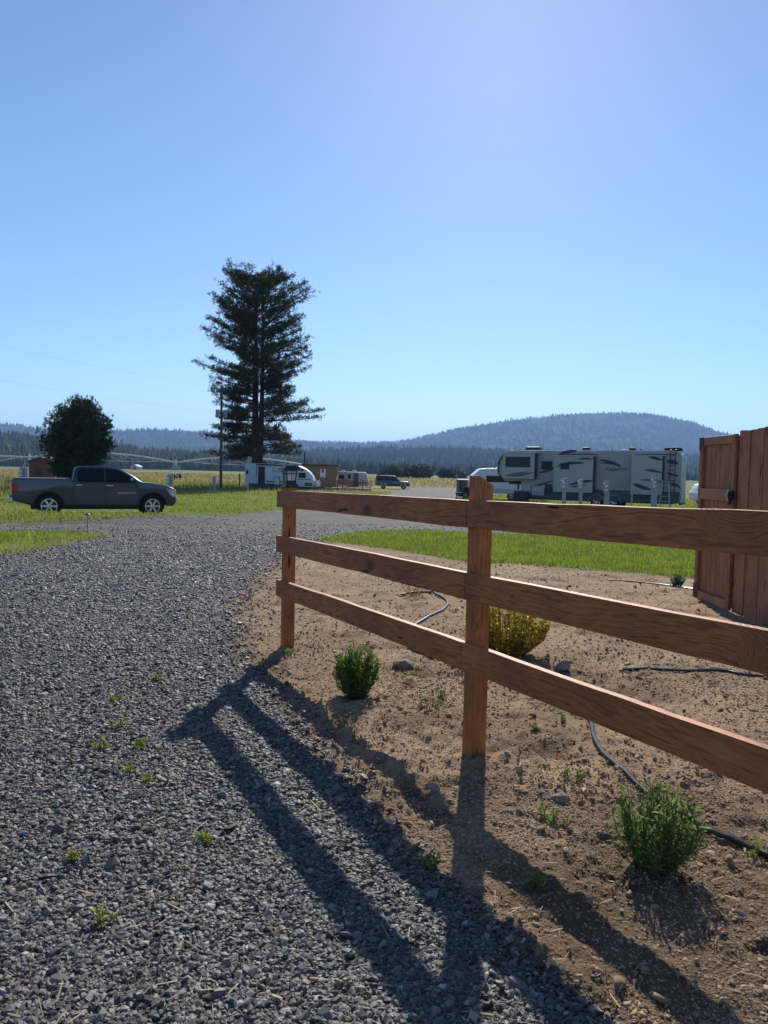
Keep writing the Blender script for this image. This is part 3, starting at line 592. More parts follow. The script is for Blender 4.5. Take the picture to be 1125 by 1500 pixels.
# ================================================================== GARDEN
def leafy(name, label, px, py, W_, Hh, nstem, nleaf, ls, cols, stemcol, upright=.5, group=None, lw=.3, cat='plant', tip=None):
    b = gp(px, py); b.z = float(H(np.array([b.x]),np.array([b.y]))[0])
    root = empty(name, b, 0, label, cat, group); st = MB(); P_ = []; D_ = []; rr = random.Random(px*7+py)
    for s in range(nstem):
        a = rr.uniform(0,6.28); q = math.sqrt(rr.random()); ex = Vector((math.cos(a)*q*W_/2, math.sin(a)*q*W_/2, Hh*(1-.38*q*q)*rr.uniform(.72,1.08)))
        b0 = Vector((math.cos(a)*q*W_*.16, math.sin(a)*q*W_*.16, -.01)); md = b0.lerp(ex,.5)+Vector((math.cos(a),math.sin(a),0))*W_*.10*q*(1-upright)*2
        pts = [b0.lerp(md,u/2) if u < 2 else md.lerp(ex,(u-2)/2) for u in range(5)]
        st.tube(pts, [.0024,.0022,.0019,.0015,.001], 4, cap=False)
        for l in range(nleaf):
            u = .12+.88*(l+rr.random())/nleaf; p = (b0.lerp(md,u*2) if u < .5 else md.lerp(ex,u*2-1)); P_.append(p); dv = Vector((rr.gauss(0,1),rr.gauss(0,1),rr.gauss(.45+upright,.6))).normalized(); D_.append(dv)
    st.build('stems', pmat(name+'_stem', stemcol, None, 20, .8), root)
    n = len(P_); p = np.array([v[:] for v in P_]); d = np.array([v[:] for v in D_]); s = np.cross(d, RNG.normal(0,1,(n,3))); s /= np.linalg.norm(s,axis=1)[:,None]; nn = np.cross(d,s)
    Ls = (ls*RNG.uniform(.55,1.25,n))[:,None]; wv = Ls*lw
    V = np.stack([p, p+d*Ls*.45+s*wv*.5+nn*Ls*.06, p+d*Ls-nn*Ls*.12, p+d*Ls*.45-s*wv*.5+nn*Ls*.06],1)
    f = np.array([[0,1,2],[0,2,3]])[None]+(np.arange(n)*4)[:,None,None]; cc = gcol(n, cols[0], cols[1], .3)
    if tip is not None:
        hot = (RNG.random(n) < tip[1])[:,None]; cc = np.where(hot, np.array(tip[0])[None]*RNG.uniform(.6,1.2,(n,1)), cc)
    np_mesh('leaves', V.reshape(-1,3), f.reshape(-1,3), LEAF, root, col=np.repeat(cc,4,0)); return root
LEAF = attr_mat('leaf', .5, trans=.5, spec=.35)
DG = ((.055,.125,.022),(.14,.23,.045))
leafy('perennial', 'rounded bushy green perennial on the soil by the fence end', 521, 1016, .33, .34, 120, 15, .045, DG, (.06,.10,.03), .8, lw=.32)
leafy('perennial', 'broad feathery green perennial beside the black drip hose', 957, 1268, .36, .31, 120, 16, .036, ((.08,.15,.035),(.19,.26,.075)), (.09,.11,.04), .6, lw=.30)
leafy('shrub', 'yellow and orange leaved shrub behind the fence post', 742, 962, .70, .50, 190, 18, .040, ((.26,.28,.03),(.45,.38,.04)), (.16,.08,.04), .5, lw=.5, cat='shrub', tip=((.40,.13,.025),.22))
leafy('seedling', 'sparse orange tinged seedling inside the hose loop', 607, 872, .30, .20, 18, 7, .035, ((.30,.22,.03),(.42,.22,.03)), (.2,.12,.05), .5, lw=.4)
leafy('perennial', 'small grey green clump by the foot of the board gate', 993, 858, .22, .19, 60, 11, .035, ((.05,.085,.035),(.10,.13,.06)), (.08,.1,.04), .6, lw=.3)
for i, (px, py, W_, hh, n) in enumerate(((147,1092,.10,.055,9),(176,1062,.10,.05,8),(205,1092,.10,.055,9),(190,1128,.06,.04,6),(215,1143,.06,.04,6),(231,993,.09,.05,7),(165,1022,.07,.04,6),(180,1020,.07,.03,5),(300,1230,.09,.05,7),(148,1352,.08,.06,7),(110,1255,.05,.04,5),
        (630,1034,.20,.06,16),(838,1143,.13,.06,12),(812,1203,.15,.05,12),(530,985,.08,.05,7),(636,1270,.10,.05,9),(425,958,.14,.05,12),(648,1020,.10,.05,8),(780,1300,.10,.05,8),(500,1062,.08,.05,8),(520,1086,.08,.05,7),(820,1060,.09,.05,7),(1110,1250,.12,.06,9),(690,985,.12,.06,9),(610,985,.12,.05,8),(780,1070,.08,.04,6))):
    drive = bool(masks(np.array([gp(px,py).x]),np.array([gp(px,py).y]))[0][0])
    own = {(630,1034):'widest pale weed patch between the bushy perennial and the fence post',(838,1143):'pale weed just beside the bend of the black drip hose',(812,1203):'sprawling pale weed below the dark lump of rock',(425,958):'pale weed tuft at the foot of the lantern post',(1110,1250):'weed growing against the black drip hose past the feathery perennial',(530,985):'tiny weed right against the rounded perennial',(820,1060):'tiny weed just left of where the hose passes under the rail',(690,985):'weed in the shade behind the fence post',(300,1230):'lone weed in the gravel close to the rail shadows',(148,1352):'tallest lone weed out on the coarse gravel'}.get((px,py))
    leafy('weed', own or ('low yellow green weed sprouting through the gravel' if drive else 'low pale green weed sprouting from the garden soil'), px, py, W_, hh, n, 6, .028, ((.14,.20,.03),(.30,.32,.05)) if drive else ((.12,.18,.04),(.24,.28,.08)), (.15,.18,.05), .4, group='weeds in the gravel' if drive else 'weeds in the garden soil', lw=.4, cat='weed')
HOSE = pmat('black_poly_hose', (.016,.016,.017), (.035,.034,.033), 10, .33, spec=.6)
def hose(name, pix, label, rr=.011, world=None):
    pts = [gp(*p) for p in pix]
    if world: pts += [Vector(p) for p in world]
    out = []
    for i in range(len(pts)-1):
        p0,p1,p2,p3 = pts[max(i-1,0)],pts[i],pts[i+1],pts[min(i+2,len(pts)-1)]
        for k in range(8):
            u = k/8; out.append(.5*((2*p1)+(p2-p0)*u+(2*p0-5*p1+4*p2-p3)*u*u+(3*p1-p0-3*p2+p3)*u**3))
    out.append(pts[-1]); hz_ = H(np.array([p.x for p in out]), np.array([p.y for p in out])); hb = HB(np.array([p.x for p in out]), np.array([p.y for p in out]))
    for p, z, zb in zip(out, hz_, hb): p.z = max(z, zb)+rr*.8
    for _ in range(4):
        zs = [p.z for p in out]
        for i in range(1,len(out)-1): out[i].z = max(out[i].z*.0+(zs[i-1]+zs[i]+zs[i+1])/3, hz_[i]+rr*.6)
    o = MB().tube(out, rr, 8).build(name, HOSE, smooth_=True); return tag(o, label, 'hose')
hose('drip_hose', [(588,872),(612,868),(640,874),(655,882),(650,893),(628,905),(606,918),(598,938),(606,953),(640,966),(700,985),(780,1010),(845,1035),(864,1060),(872,1085),(893,1115),(945,1160),(1000,1192),(1040,1216),(1125,1254)], 'long black drip hose looping under the fence past two perennials', .0135, [(1.75,2.2,0),(2.3,1.9,0)])
hose('drip_hose', [(912,986),(960,985),(1010,986),(1060,989),(1125,998)], 'short black hose lying on open soil right of the yellow shrub', .010, [(4.2,5.0,0)])
hose('drip_hose', [(891,850),(940,853),(985,858),(1018,864)], 'black hose end lying between the lawn and the board gate', .010, [(4.6,9.9,0)])
RK = pmat('field_rock', (.16,.14,.12), (.27,.24,.21), 14, .9, bump=.6)
def rock(px, py, s, label):
    b = gp(px,py); b.z = float(H(np.array([b.x]),np.array([b.y]))[0]); bm = bmesh.new(); rr = random.Random(px)
    for i in range(26):
        v = Vector((rr.gauss(0,1),rr.gauss(0,1),rr.gauss(0,1))).normalized()*(.85+.25*rr.random()); bm.verts.new((v.x*s[0],v.y*s[1],v.z*s[2]+s[2]*.55))
    bmesh.ops.convex_hull(bm, input=bm.verts); bmesh.ops.delete(bm, geom=[v for v in bm.verts if not v.link_faces], context='VERTS')
    me = bpy.data.meshes.new('rock'); bm.to_mesh(me); bm.free(); tag(link('rock', me, RK, None, b), label, 'rock')
rock(590, 974, (.09,.06,.045), 'flat grey rock on the soil beside the green perennial')
rock(822, 982, (.075,.06,.05), 'blunt brown rock on the soil beyond the bottom rail')
rock(820, 1172, (.045,.035,.03), 'dark lump of rock near a pale weed on the soil')
# solar path light by the drive
pl = gp(128,779); s_ = empty('path_light', pl, 0, 'small black stake path light at the edge of the gravel', 'light')
MB().lathe([(.008,0),(.008,.36)],8,ax='Z').build('stake', BLK, s_); MB().lathe([(.035,.34),(.035,.42)],14,ax='Z').build('lens', GLS, s_); MB().lathe([(.07,.42),(.075,.435),(.03,.46)],16,ax='Z').build('cap', BLK, s_)
# ================================================================== VEHICLES
RUB = pmat('tyre_rubber', (.014,.014,.015), (.03,.029,.027), 20, .85, spec=.2)
ALU = pmat('alloy_wheel', (.62,.63,.65), (.5,.51,.53), 6, .28, metal=.9)
CHR = pmat('chrome', (.75,.76,.78), (.66,.67,.69), 4, .12, metal=1)
TNT = pmat('tinted_glass', (.008,.010,.014), (.012,.014,.018), 3, .12, spec=.2)
DRK = pmat('dark_trim', (.012,.012,.013), (.022,.022,.023), 10, .5)
RED = pmat('red_lens', (.42,.012,.012), (.30,.008,.010), 8, .15, spec=.7)
AMB = pmat('amber_lens', (.62,.20,.03), (.5,.15,.02), 8, .2)
CLR = pmat('clear_lens', (.70,.72,.74), (.55,.57,.60), 12, .12, metal=.4)
WHT = pmat('white_fibreglass', (.72,.73,.74), (.64,.65,.66), 1.2, .35)
def wheel(par, x, y, R, wd, rr, mat=ALU, spokes=6, out=-1):
    h = wd/2; pr = [(rr*.96,-h*.9),(R*.86,-h),(R*.97,-h*.8),(R,-h*.45),(R,h*.45),(R*.97,h*.8),(R*.86,h),(rr*.96,h*.9)]
    wl = MB().lathe(pr, 32, cap=False).build('wheel', RUB, par, smooth_=True, loc=(x,y,R))
    m_ = MB(); f = out*h*.82; m_.lathe([(rr*1.0,out*h*.93),(rr*.98,f*.6),(rr*.90,f*.5),(rr*.90,out*h*.93)], 28, cap=False)
    m_.lathe([(rr*.22,f*.55),(rr*.22,f*1.02),(rr*.12,f*1.06)], 14)
    for k in range(spokes):
        a = 2*math.pi*k/spokes; T = Matrix.Rotation(a,4,'Y') @ Matrix.Translation((rr*.56,f*.85,0)); m_.box((0,0,0),(rr*.76,.03,rr*.24),T=T)
    m_.build('rim', mat, wl); MB().lathe([(rr*.9,f*.2),(rr*.9,f*.45)],20).build('hub_well', DRK, wl); return wl
def arch(cx, cz, r, a0=0, a1=180, n=12): return [(cx+r*math.cos(math.radians(a0+(a1-a0)*k/n)), cz+r*math.sin(math.radians(a0+(a1-a0)*k/n))) for k in range(n+1)]
def side_panel(mb, poly, y, th=.006):
    """thin piece on a side wall; y may be a function of z"""
    yf = (lambda u,w_,q: (y(w_) if callable(y) else y)+q); return mb.prism(poly, 0, -th, 'Y', yf)
# ---- pickup
PNT = pmat('grey_blue_metallic', (.040,.055,.082), (.036,.050,.075), 3, .30, metal=.6, spec=.5, coat=.8)
TH = math.radians(24); d_ = ray(72, 741.3); d_ = d_*(26.3/d_.y); tO = Vector((d_.x,d_.y,0)) - Matrix.Rotation(TH,3,'Z') @ Vector((1.30,-.95,0))
tk = empty('pickup_truck', (tO.x, tO.y, -.415), TH, 'grey crew cab pickup truck parked on the grass', 'truck')
low = [(.13,.60),(.10,.80),(.11,1.36),(.16,1.385),(2.02,1.385),(2.05,1.30),(4.45,1.30),(4.75,1.285),(5.15,1.235),(5.45,1.165),(5.64,1.07),(5.70,.92),(5.70,.55),(5.60,.42)] + arch(4.85,.42,.50,0,180) + [(4.30,.42),(1.86,.42)] + arch(1.30,.42,.50,0,180)
body = MB().prism(low, -.97, .97).build('body', PNT, tk, bevel=.055, seg=3, smooth_=True)
def ty_(z): return -(.955-max(0,(z-1.29))/.57*.21)
cab = [(2.06,1.285),(2.10,1.60),(2.16,1.80),(2.32,1.850),(2.9,1.868),(3.35,1.845),(3.65,1.79),(3.95,1.66),(4.25,1.47),(4.50,1.285)]
MB().prism(cab, -1, 1, 'Y', lambda u,w_,q: ty_(w_)*(-q)).build('cabin', PNT, tk, bevel=.045, seg=3, smooth_=True)
MB().prism([(2.30,1.40),(4.30,1.40),(4.22,1.44),(3.95,1.62),(2.4,1.62),(2.3,1.5)],-.5,.5).build('cabin_interior', DRK, tk)
for sgn in (1,-1):
    Y = (lambda z, s=sgn: ty_(z)*s) ; fl = -1*sgn
    def pane(nm, poly, par, mat, th=.004, y=None):
        yy = y or Y; return MB().prism(poly, 0, 1, 'Y', lambda u,w_,q: yy(w_)+fl*(.002+q*th)).build(nm, mat, par)
    Yb = lambda z, s=sgn: -.971*s
    pane('door_seam', [(2.143,.485),(3.172,.485),(3.172,1.285),(2.115,1.285)], tk, DRK, .002, Yb); pane('door_seam', [(3.174,.485),(4.305,.485),(4.376,.86),(4.355,1.285),(3.174,1.285)], tk, DRK, .002, Yb)
    d1 = pane('door', [(2.16,.50),(3.16,.50),(3.16,1.275),(2.13,1.275)], tk, PNT, .007, Yb); d2 = pane('door', [(3.185,.50),(4.29,.50),(4.36,.86),(4.34,1.275),(3.185,1.275)], tk, PNT, .007, Yb)
    pane('window', [(2.24,1.30),(3.14,1.30),(3.14,1.775),(2.36,1.785),(2.25,1.70)], d1, TNT, .006)
    pane('window', [(3.20,1.30),(4.26,1.30),(4.10,1.46),(3.82,1.64),(3.55,1.755),(3.20,1.775)], d2, TNT, .006)
    for d_, hx in ((d1,2.30),(d2,3.33)): MB().box((hx,fl*.995,1.175),(.24,.022,.035)).build('handle', CHR, d_, bevel=.008)
    side = MB(); side.box((3.08,fl*.90,.40),(2.30,.10,.07)).build('side_step', DRK, tk, bevel=.02)
    for ax in (1.30,4.85):
        fa = MB(); o_ = arch(ax,.42,.535,0,180,16); i_ = arch(ax,.42,.49,180,0,16); side_panel(fa, o_+i_, fl*.972, .012*sgn); fa.build('fender_flare', DRK, tk)
    MB().prism([(.105,1.22),(.37,1.235),(.33,1.12),(.24,.92),(.12,.90)], fl*.935, fl*.985).build('taillight', RED, tk, bevel=.006)
    hl = MB().prism([(5.32,1.10),(5.56,1.06),(5.69,1.00),(5.69,.76),(5.56,.78),(5.44,.93)], fl*.90, fl*.976).build('headlight', CLR, tk, bevel=.006)
    MB().prism([(5.33,1.09),(5.46,1.07),(5.47,.96)], fl*.97, fl*.980).build('turn_signal', AMB, hl)
    mr = MB().box((4.12,fl*1.10,1.38),(.11,.20,.15)).build('mirror', DRK, tk, bevel=.03); MB().box((4.10,fl*1.11,1.405),(.10,.18,.075)).box((4.14,fl*1.0,1.33),(.05,.12,.03)).build('mirror_cap', CHR, mr, bevel=.02)
    for ax in (1.30,4.85): wheel(tk, ax, fl*.84, .41, .27, .275, ALU, 6, fl)
MB().box((5.70,0,.62),(.16,1.90,.24)).build('front_bumper', CHR, tk, bevel=.04)
MB().box((5.785,0,.60),(.02,1.2,.12)).build('bumper_intake', DRK, tk); MB().box((5.715,0,.90),(.06,1.35,.28)).build('grille', CHR, tk, bevel=.02); MB().box((5.75,0,.90),(.01,1.1,.18)).build('grille_mesh', DRK, tk)
MB().box((.06,0,.64),(.20,1.86,.20)).build('rear_bumper', CHR, tk, bevel=.03); MB().box((.10,0,.755),(.16,1.84,.03)).build('bumper_pad', DRK, tk)
MB().box((1.08,0,1.392),(1.84,1.78,.02)).build('bed_cover', DRK, tk, bevel=.008); MB().box((.096,0,1.12),(.02,1.45,.42)).build('tailgate', PNT, tk, bevel=.01)
ws = MB().prism([(3.42,1.838),(3.67,1.797),(3.97,1.667),(4.27,1.477),(4.48,1.318),(4.47,1.300),(4.25,1.46),(3.95,1.65),(3.65,1.78)], -.66, .66).build('windshield', TNT, tk)
MB().box((3.0,0,.38),(4.6,1.5,.18)).box((1.3,0,.42),(.12,1.5,.12)).box((4.85,0,.42),(.12,1.5,.12)).build('chassis', DRK, tk)
text_obj('badge', 'ENDURANCE V8', .075, CHR, tk, Matrix.Translation((3.92,-.982,.90)) @ Matrix.Rotation(math.pi/2,4,'X') @ Matrix.Scale(1.15,4,(1,0,0)))
for ax in (1.30,4.85): MB().prism(arch(ax,.42,.49,0,180,12),-.68,.68).build('wheel_well', DRK, tk)
for s in (-1,1): MB().tube([(2.20,s*.762,1.835),(2.9,s*.755,1.872),(3.4,s*.77,1.845),(3.7,s*.785,1.785),(3.97,s*.83,1.665),(4.27,s*.90,1.475),(4.50,s*.955,1.31)],.014,6).build('roof_trim', CHR, tk)
MB().box((2.09,-.955,.95),(.012,.04,.85)).build('cab_gap', DRK, tk)
# ---- fifth wheel camper, placed on its own side plane
rvA = gx(727, 49.0); rvB = gx(996, 43.6); rvA.z = rvB.z = 0
ra = (rvB-rvA); RL = ra.length; ra.normalize(); rph = math.atan2(ra.y, ra.x); rzg = float(base_z(46))-.02
RVG = pmat('grey_tan_gelcoat', (.36,.355,.345), (.33,.325,.318), .8, .32); RVC = pmat('pale_gelcoat', (.42,.415,.40), (.39,.385,.375), .8, .32)
RVD = pmat('charcoal_graphic', (.030,.034,.042), (.04,.045,.052), 2, .35); RVS = pmat('slate_skirt', (.05,.062,.078), (.06,.07,.086), 2, .4)
def onside(px, py, off=0.0):
    nrm = Vector((ra.y,-ra.x,0)); d = ray(px,py); p0 = rvA+nrm*off
    k = (p0.x*nrm.x+p0.y*nrm.y)/(d.x*nrm.x+d.y*nrm.y); q = d*k; q.z += CAMH
    return ((Vector((q.x,q.y,0))-rvA).dot(ra), q.z-rzg)
zA = lambda x,y,o=0: onside(720+x/6.25, 645+y/6.25, o); zB = lambda x,y,o=0: onside(880+x/7.5, 650+y/7.5, o)
RW = 2.45
rv = empty('fifth_wheel_camper', (rvA.x, rvA.y, rzg), rph, 'long grey and tan fifth wheel camper with charcoal swoosh graphics', 'camper')
RT = zA(600,88)[1]; RB = .62
prof = [zA(100,358), zA(58,310), zA(43,258), zA(58,195), zA(95,135), zA(150,98)]; prof = [(max(a,0),b) for a,b in prof]
RT = prof[-1][1]+.05
frontlow = zA(285,385)[0]; kink = prof[0][1]
outline = prof + [(prof[-1][0]+.25,RT),(RL-.35,RT),(RL-.10,RT-.06),(RL,RT-.22),(RL,RB),(frontlow,RB),(frontlow-.12,kink-.05),(prof[0][0]+.25,kink-.10)]
MB().prism(outline, 0, RW).build('body', RVG, rv, bevel=.06, seg=3, smooth_=True)
cp = MB().prism([prof[0],prof[1],prof[2],prof[3],prof[4],prof[5],(prof[5][0]+.28,RT-.05),(prof[4][0]+.22,prof[4][1]-.02),(prof[3][0]+.20,prof[3][1]),(prof[2][0]+.20,prof[2][1]),(prof[1][0]+.16,prof[1][1]),(prof[0][0]+.2,prof[0][1])], -.006, RW+.006).build('front_cap', RVD, rv, bevel=.05, smooth_=True)
MB().box((RL/2+.3,RW/2,RT+.012),(RL-1.6,RW-.12,.03)).build('roof', WHT, rv)
MB().prism([(frontlow+.05,RB-.12),(RL-.02,RB-.12),(RL-.02,RB+.56),(frontlow+.3,RB+.56),(frontlow+.05,RB+.3)], -.012, RW+.012).build('skirt', RVS, rv, bevel=.01)
MB().box((RL/2+.8,RW/2,.50),(RL-2.6,1.7,.16)).build('chassis', DRK, rv)
MB().box((prof[0][0]+.75,RW/2,kink-.20),(1.1,1.0,.22)).tube([(prof[0][0]+.7,RW/2,kink-.2),(prof[0][0]+.7,RW/2,kink-.62)],.07,8).build('kingpin_hitch', DRK, rv, bevel=.02)
for jy in (.35,RW-.35): MB().box((frontlow+.14,jy,RB/2+.05),(.10,.10,RB+.1)).box((frontlow+.14,jy,.03),(.28,.28,.05)).build('landing_leg', STL, rv)
def slide(x0, x1, z0, z1, dep, mat=RVC):
    m_ = MB().box(((x0+x1)/2,-dep/2,(z0+z1)/2),(x1-x0,dep+.02,z1-z0)).build('slide_out', mat, rv, bevel=.02)
    MB().box((x1-.03,-dep-.004,(z0+z1)/2),(.07,.03,z1-z0-.01)).build('corner_trim', DRK, m_); MB().box((x1+.006,-dep/2,(z0+z1)/2),(.010,dep-.02,z1-z0-.02)).build('end_wall', RVD, m_)
    MB().box(((x0+x1)/2,-dep/2,z1+.03),(x1-x0+.05,dep+.12,.035)).build('topper', WHT, m_); return m_
SD = .46
s1 = slide(zA(110,0,SD)[0], zA(410,0,SD)[0], zA(250,350,SD)[1], zA(250,115,SD)[1], SD)
s2 = slide(zA(580,0,SD)[0], zA(950,0,SD)[0], RB+.35, zA(780,147,SD)[1], SD)
s3 = slide(zB(345,0,SD)[0], zB(700,0,SD)[0], RB+.35, zB(520,133,SD)[1], SD)
def rvwin(par, c, dep, fn_=zA, mat=TNT, nm='window'):
    (x0,y0,x1,y1) = c; a = fn_(x0,y0,dep); b_ = fn_(x1,y1,dep)
    o = MB().box(((a[0]+b_[0])/2,-dep-.012,(a[1]+b_[1])/2),(abs(b_[0]-a[0]),.022,abs(a[1]-b_[1]))).build(nm, DRK if nm == 'window' else mat, par, bevel=.009)
    if nm == 'window': MB().box(((a[0]+b_[0])/2,-dep-.025,(a[1]+b_[1])/2),(abs(b_[0]-a[0])-.08,.006,abs(a[1]-b_[1])-.08)).build('pane', mat, o)
    return o
BGL = pmat('blue_tinted_glass', (.012,.022,.040), (.018,.03,.05), 3, .10, spec=.25)
rvwin(s1,(130,150,355,248),SD,zA,BGL); rvwin(rv,(458,190,555,270),0); rvwin(s2,(632,207,712,267),SD)
rvwin(rv,(490,400,550,505),0,zA,DRK,'service_panel'); rvwin(rv,(565,400,640,440),0,zA,DRK,'service_panel'); rvwin(rv,(640,388,705,442),0,zA,DRK,'service_panel')
rvwin(rv,(296,388,358,485),0,zA,RVC,'storage_door'); rvwin(rv,(368,415,480,505),0,zA,RVC,'storage_door')
def swoosh(par, pts, w0, dep, fn_=zA, mat=RVD):
    """tapered stripe laid on the wall: fat in the middle"""
    q = [fn_(*p, dep) for p in pts]; n = len(q); out = []
    Q = []
    for i in range(n-1):
        for k in range(5): Q.append(Vector(q[i]).lerp(Vector(q[i+1]),k/5))
    Q.append(Vector(q[-1])); n = len(Q); up = []; dn = []
    Q = [(Q[max(i-1,0)]+Q[i]*2+Q[min(i+1,n-1)])/4 for i in range(n)]
    for i in range(n):
        u = i/(n-1); w_ = 1.45*w0*(.08+.92*math.sin(math.pi*min(1,u*1.0))**.7)*.5; up.append((Q[i][0],Q[i][1]+w_)); dn.append((Q[i][0],Q[i][1]-w_))
    MB().prism(up+dn[::-1], -dep-.004, -dep-.010).build('graphic', mat, par)
swoosh(s1,[(115,318),(170,325),(250,322),(320,308),(385,292)],.10,SD); swoosh(s1,[(150,312),(230,303),(290,296),(345,288)],.07,SD)
swoosh(rv,[(432,300),(500,280),(560,258),(580,248)],.14,0); swoosh(s2,[(585,245),(640,222),(720,208),(800,205),(850,209)],.13,SD)
swoosh(rv,[(315,428),(370,425),(450,405),(520,382),(575,366)],.10,0); swoosh(rv,[(605,138),(650,118),(720,103),(790,97)],.16,0); swoosh(rv,[(625,140),(760,128),(900,128),(990,132)],.06,0)
swoosh(s2,[(790,172),(860,168),(940,174)],.08,SD); swoosh(s2,[(700,412),(780,390),(860,376),(940,370)],.13,SD); swoosh(s2,[(720,430),(800,416),(880,408)],.07,SD)
swoosh(rv,[(980,180),(1060,190),(1125,212),(1190,235)],.13,0); swoosh(rv,[(980,205),(1060,208),(1125,220),(1200,250)],.07,0)
swoosh(s3,[(530,150),(600,158),(690,182)],.12,SD,zB); swoosh(s3,[(465,288),(560,292),(690,320)],.11,SD,zB); swoosh(s3,[(420,396),(540,400),(600,405),(690,428)],.09,SD,zB); swoosh(s3,[(350,440),(400,458),(470,485),(560,505)],.16,SD,zB)
swoosh(rv,[(722,192),(780,198),(862,220)],.17,0,zB); swoosh(rv,[(722,322),(790,338),(860,358)],.11,0,zB); swoosh(rv,[(722,425),(800,445),(850,462),(888,498)],.12,0,zB); swoosh(rv,[(350,118),(500,116),(700,118),(850,120)],.05,0,zB)
lx0 = zB(95,280,0); lx1 = zB(250,270,0)
text_obj('logo', 'Reflection', .34, RVD, rv, Matrix.Translation(((lx0[0]+lx1[0])/2,-.010,lx0[1]+.02)) @ Matrix.Rotation(math.pi/2,4,'X'), shear=.35); swoosh(rv,[(85,262),(120,298),(165,292),(215,270)],.045,0,zB)
# rear wall with emblem marks
RE = RL+.004
MB().prism([(.02,RB-.1),(RW-.02,RB-.1),(RW-.02,RT-.25),(RW*.75,RT-.16),(RW*.5,RT-.13),(RW*.25,RT-.16),(.02,RT-.25)], RE-.006, RE+.03, 'X').build('rear_cap', RVC, rv, bevel=.02)
def rearmark(pts, w_):
    up = [(a,b+w_/2) for a,b in pts]; dn = [(a,b-w_/2) for a,b in pts][::-1]; MB().prism(up+dn, RE+.031, RE+.036, 'X').build('emblem', RVD, rv)
rearmark([(.75,2.45),(1.0,2.25),(1.225,2.12),(1.45,2.25),(1.70,2.45)],.10); rearmark([(.90,2.30),(1.225,2.02),(1.55,2.30)],.06); rearmark([(.9,3.12),(1.1,3.0),(1.25,3.06),(1.4,3.14),(1.6,3.05)],.10)
rearmark([(.1,.95),(.25,1.15),(.4,1.30)],.12); rearmark([(RW-.1,.95),(RW-.25,1.15),(RW-.4,1.30)],.12)
for yy in (.22,RW-.22): MB().box((RE+.04,yy,.85),(.03,.14,.26)).build('taillight', RED, rv, bevel=.008)
MB().box((RL+.02,RW/2,RB-.16),(.12,RW-.1,.12)).build('rear_bumper', DRK, rv, bevel=.01)
# roof gear
def roofbox(px, w_, h_, d_, nm, mat=DRK, y=RW/2, tp=(.85,.8), fn_=zA):
    MB().box((fn_(px,90)[0],y,RT+.03+h_/2),(w_,d_,h_),taper=tp).build(nm, mat, rv, bevel=.04)
roofbox(338,1.05,.24,.75,'air_conditioner'); roofbox(828,.50,.22,.5,'roof_vent'); roofbox(310,.45,.20,.45,'roof_vent',DRK,RW/2,(.7,.7),zB); roofbox(225,.55,.09,.55,'skylight',WHT,RW/2,(.7,.7),zB); roofbox(770,1.1,.22,.75,'air_conditioner',DRK,RW/2,(.85,.8),zB)
for p_ in (90,412): MB().lathe([(.05,RT),(.05,RT+.14)],8,(zB(p_,70)[0],RW*.4,0),'Z').build('plumbing_vent', DRK, rv)
# rungs on the rear corner
x0 = zB(770,100)[0]; x1 = zB(828,100)[0]; ld = MB()
for x_ in (x0,x1): ld.tube([(x_,-.10,1.1),(x_,-.10,RT+.05),(x_,.15,RT+.10)],.022,6)
for k in range(8): ld.tube([(x0,-.10,1.25+k*.30),(x1,-.10,1.25+k*.30)],.018,6)
ld.build('roof_ladder', DRK, rv)
for px_ in (960,1112):
    wx_ = zA(px_,520)[0]; wheel(rv, wx_, .12, .37, .22, .22, ALU, 5, -1); wheel(rv, wx_, RW-.12, .37, .22, .22, ALU, 5, 1)
    MB().prism(arch(wx_,.37,.56,0,180,12)+arch(wx_,.37,.46,180,0,12), -.014, -.05).build('wheel_arch', pmat('fender_grey',(.16,.165,.17),None,3,.4), rv)
# stepladder leaning by the camper
def local_rv(x, y, z=0): return rv.matrix_basis @ Vector((x,y,z))
bpy.context.view_layer.update()
lp = local_rv(zB(735,600)[0], -1.1); lp.z = rzg
sl_ = empty('stepladder', lp, rph, 'aluminium stepladder standing against the rear end of the fifth wheel', 'ladder')
m_ = MB()
for sx_ in (-1,1): m_.tube([(sx_*.30,-.38,0),(sx_*.17,0,1.85)],.028,6)
m_.build('front_rails', STL, sl_); m_ = MB()
for sx_ in (-1,1): m_.tube([(sx_*.28,.40,0),(sx_*.16,.03,1.80)],.022,6)
m_.tube([(-.25,.3,.5),(.25,.3,.5)],.015,6); m_.build('rear_rails', STL, sl_)
for k in range(5): MB().box((0,-.38+.38*(.32+k*.31)/1.85,.32+k*.31),(.58-.045*k,.09,.03)).build('step', STL, sl_)
MB().box((0,.01,1.86),(.40,.22,.04)).build('top_cap', RED, sl_, bevel=.008)
gb = local_rv(frontlow+.1, -.5); gb.z = rzg
o = MB().box((0,0,.45),(.85,.7,.90),taper=(.92,.92)).box((0,0,.92),(.82,.68,.06)).build('generator_box', DRK, None, bevel=.03, loc=gb, rz=rph); tag(o, 'black storage box standing under the nose of the fifth wheel', 'box')
